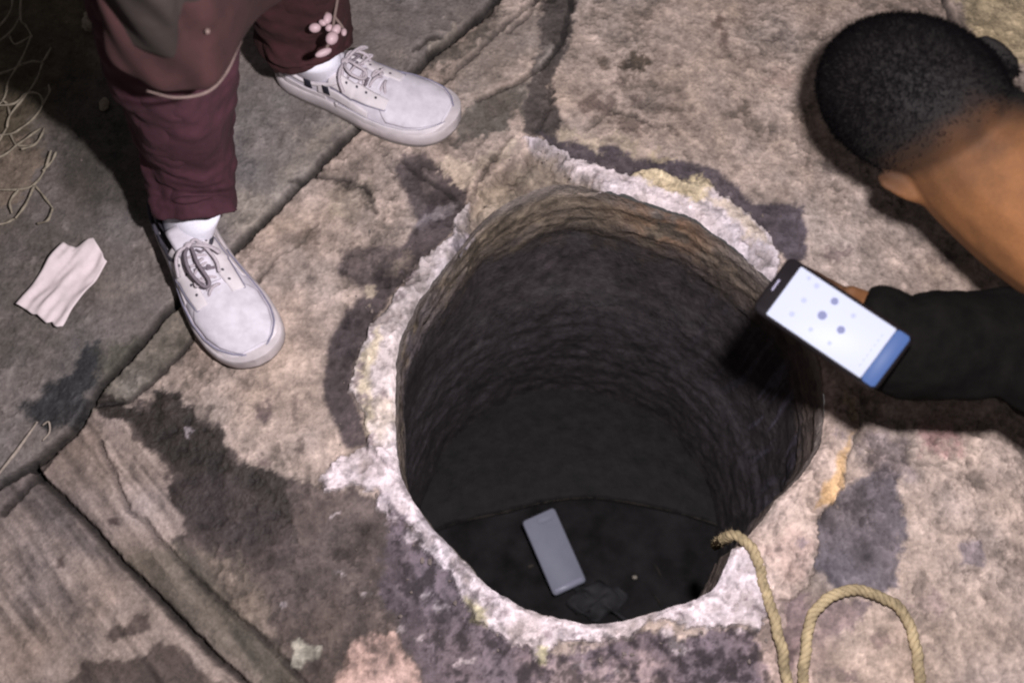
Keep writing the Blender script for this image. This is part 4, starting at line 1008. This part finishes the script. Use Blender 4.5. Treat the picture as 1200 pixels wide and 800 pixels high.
# hair cap: cropped hair with a fade, as short strands standing on the scalp
import mathutils
co = np.empty(len(body2.data.vertices)*3, np.float32); body2.data.vertices.foreach_get('co', co); co = co.reshape(-1, 3)
nm = np.empty(len(co)*3, np.float32); body2.data.vertices.foreach_get('normal', nm); nm = nm.reshape(-1, 3)
P = co-np.array(hc); a_ = P@np.array(lat); b_ = P@np.array(fdir); c_ = P@np.array(cdir)
lim = -.060+np.where(b_ > .03, (b_-.03)*1.5, 0)+.5*np.clip(-a_, 0, .1)-.9*np.clip(a_-.01, 0, .1)
sel = np.where((np.abs(a_) < .083*HS) & (np.linalg.norm(P, axis=1) < .155) & (c_ > lim+.0))[0]
bm = bmesh.new()
r2 = np.random.default_rng(5)
for k in range(34000):
    i = sel[r2.integers(len(sel))]; dens = min(1, (c_[i]-lim[i])/.085)
    if r2.random() > dens**.8: continue
    p = Vector(co[i])+Vector(r2.normal(0, .0016, 3)); n_ = Vector(nm[i]); t_ = Vector(r2.normal(0, 1, 3)); t_ = (t_-n_*t_.dot(n_)).normalized()
    ln = (.0025+.0055*dens)*(.6+.7*r2.random()); w_ = .0007
    tip = p+n_*ln*.55+t_*ln*.8; sd_ = n_.cross(t_)*w_
    v1, v2, v3 = bm.verts.new(p-sd_-n_*.001), bm.verts.new(p+sd_-n_*.001), bm.verts.new(tip)
    bm.faces.new((v1, v2, v3))
obj('hair', bm, M['hair'], p2, smooth=False)
bm = bmesh.new()
capsule(bm, [neck1+Vector((.04, -.01, -.01)), chest, pel], [.098, .150, .135], 20); capsule(bm, [shL, (shL+shR)/2+VX*.03, shR], [.070, .098, .072], 18)
capsule(bm, [shL, eL, wL+VZ*.05], [.064, .052, .042], 16)
ep = [tuple(shR)+(.086,), tuple(elR)+(.068,), tuple(wrR*.6+elR*.4)+(.062,), tuple(wrR)+(.056,), tuple(wrR+hd_d*.040+Vector((.004,.006,0)))+(.047,), tuple(wrR+hd_d*.062+Vector((.004,.006,-.004)))+(.041,)]
PP2 = cr(ep, 60); tube(bm, [Vector(p[:3]) for p in PP2], [p[3] for p in PP2], 40, True, lambda k, a: 1+.05*math.sin(k*.30+2*math.sin(a)+1.3*math.sin(k*.13))*math.sin(a+k*.07)+.03*math.sin(2*a+k*.1)+.02*math.sin(5*a-k*.2))
sh2 = remeshed('black_shirt', bm, M['black_cloth'], p2, .006, smooth=2); rumple(sh2, .06, .016)
bm = bmesh.new()
capsule(bm, [pel-VX*.08, pel+VX*.04], [.14, .13], 18)
for s_ in (-1, 1):
    kn = Vector((pel.x-.12, pel.y+s_*.13, .07)); hp_ = pel+VY*s_*.09; an = Vector((kn.x+.38, kn.y+s_*.03, .055))
    capsule(bm, [hp_, (hp_+kn)/2+VX*.02, kn], [.105, .09, .070], 16); capsule(bm, [kn, (kn+an)/2+VZ*.015, an], [.068, .066, .050], 14)
remeshed('trousers', bm, M['black_cloth'], p2, .010)

# ------------------------------------------------------------------ lit phone held over the opening
zdn = pn; xd = (PHB-PHA); ctr = at(975, 378, .392)
Mp = frame_from(ctr, xd-zdn*xd.dot(zdn), zdn)
PL, PW = .153, .070
ph = tag(empty('smartphone', ctr), 'smartphone with glowing white screen held over the right rim of the manhole', 'smartphone')
bm = bmesh.new(); rounded_slab(bm, Mp @ Matrix.Translation((0, 0, -.010)), PL, PW, .0098, .009, bev=.002); obj('case', bm, M['case'], ph)
SLn = .116; SC_ = -.002; BC_ = SC_+SLn/2+.0085
bm = bmesh.new(); rounded_slab(bm, Mp @ Matrix.Translation((SC_, 0, -.0003)), SLn, PW-.008, .0006, .0012, bev=.0001, seg=2); obj('screen', bm, M['screen'], ph)
bm = bmesh.new(); rounded_slab(bm, Mp @ Matrix.Translation((BC_, 0, -.0003)), .0160, PW-.006, .0006, .004, bev=.0001, seg=3); obj('blue_bar', bm, M['ui_blue'], ph)
bm = bmesh.new(); rounded_slab(bm, Mp @ Matrix.Translation((-PL/2+.0065, 0, 0)), .0016, .014, .0005, .0007, bev=.0001, seg=2); obj('earpiece', bm, M['seam'], ph)
def screen_pt(px, py):
    """where a line of sight meets the screen plane, in the phone's own frame"""
    d = at(px, py, 0)-Vector((0, 0, CAM_H)); n = Mp.to_3x3() @ VZ; o = Vector((0, 0, CAM_H))
    t = (ctr-o).dot(n)/d.dot(n); q_ = Mp.inverted() @ (o+d*t); return q_
for q_ in ((943, 312), (1046, 392), (1003, 442), (901, 357), (1060, 403), (1018, 455), (925, 308), (895, 345)): print('screen', q_, [round(v, 4) for v in screen_pt(*q_)])
for x_, y_, r, m_ in [(978, 353, .0040, 'ui_dot'), (963.5, 369.5, .0048, 'ui_dot'), (985.5, 386.5, .0042, 'ui_dot'), (928, 368, .0030, 'ui_dot2'), (942, 352, .0030, 'ui_dot2'), (957, 335, .0030, 'ui_dot2'), (950, 386, .0024, 'ui_dot2'), (1000, 370, .0026, 'ui_dot2'), (972, 402, .0022, 'ui_dot2'), (948, 326, .0022, 'ui_dot2')]:
    q_ = screen_pt(x_, y_); bm = bmesh.new(); n_ = 16
    vs_ = [bm.verts.new(Mp @ Vector((q_.x+r*math.cos(k/n_*6.2832), q_.y+r*math.sin(k/n_*6.2832), .0007))) for k in range(n_)]; bm.faces.new(vs_)
    obj('screen_icon', bm, M[m_], ph, smooth=False)
bm = bmesh.new()
for k in range(7):
    yy = -.020+.0062*k; rounded_slab(bm, Mp @ Matrix.Translation((SLn/2-.010, yy, .0005)), .0010, .0036, .0002, .0004, bev=.00005, seg=1)
obj('screen_text_line', bm, M['ui_dot2'], ph, smooth=False)
print('verts', sum(len(o.data.vertices) for o in bpy.data.objects if o.type == 'MESH'))
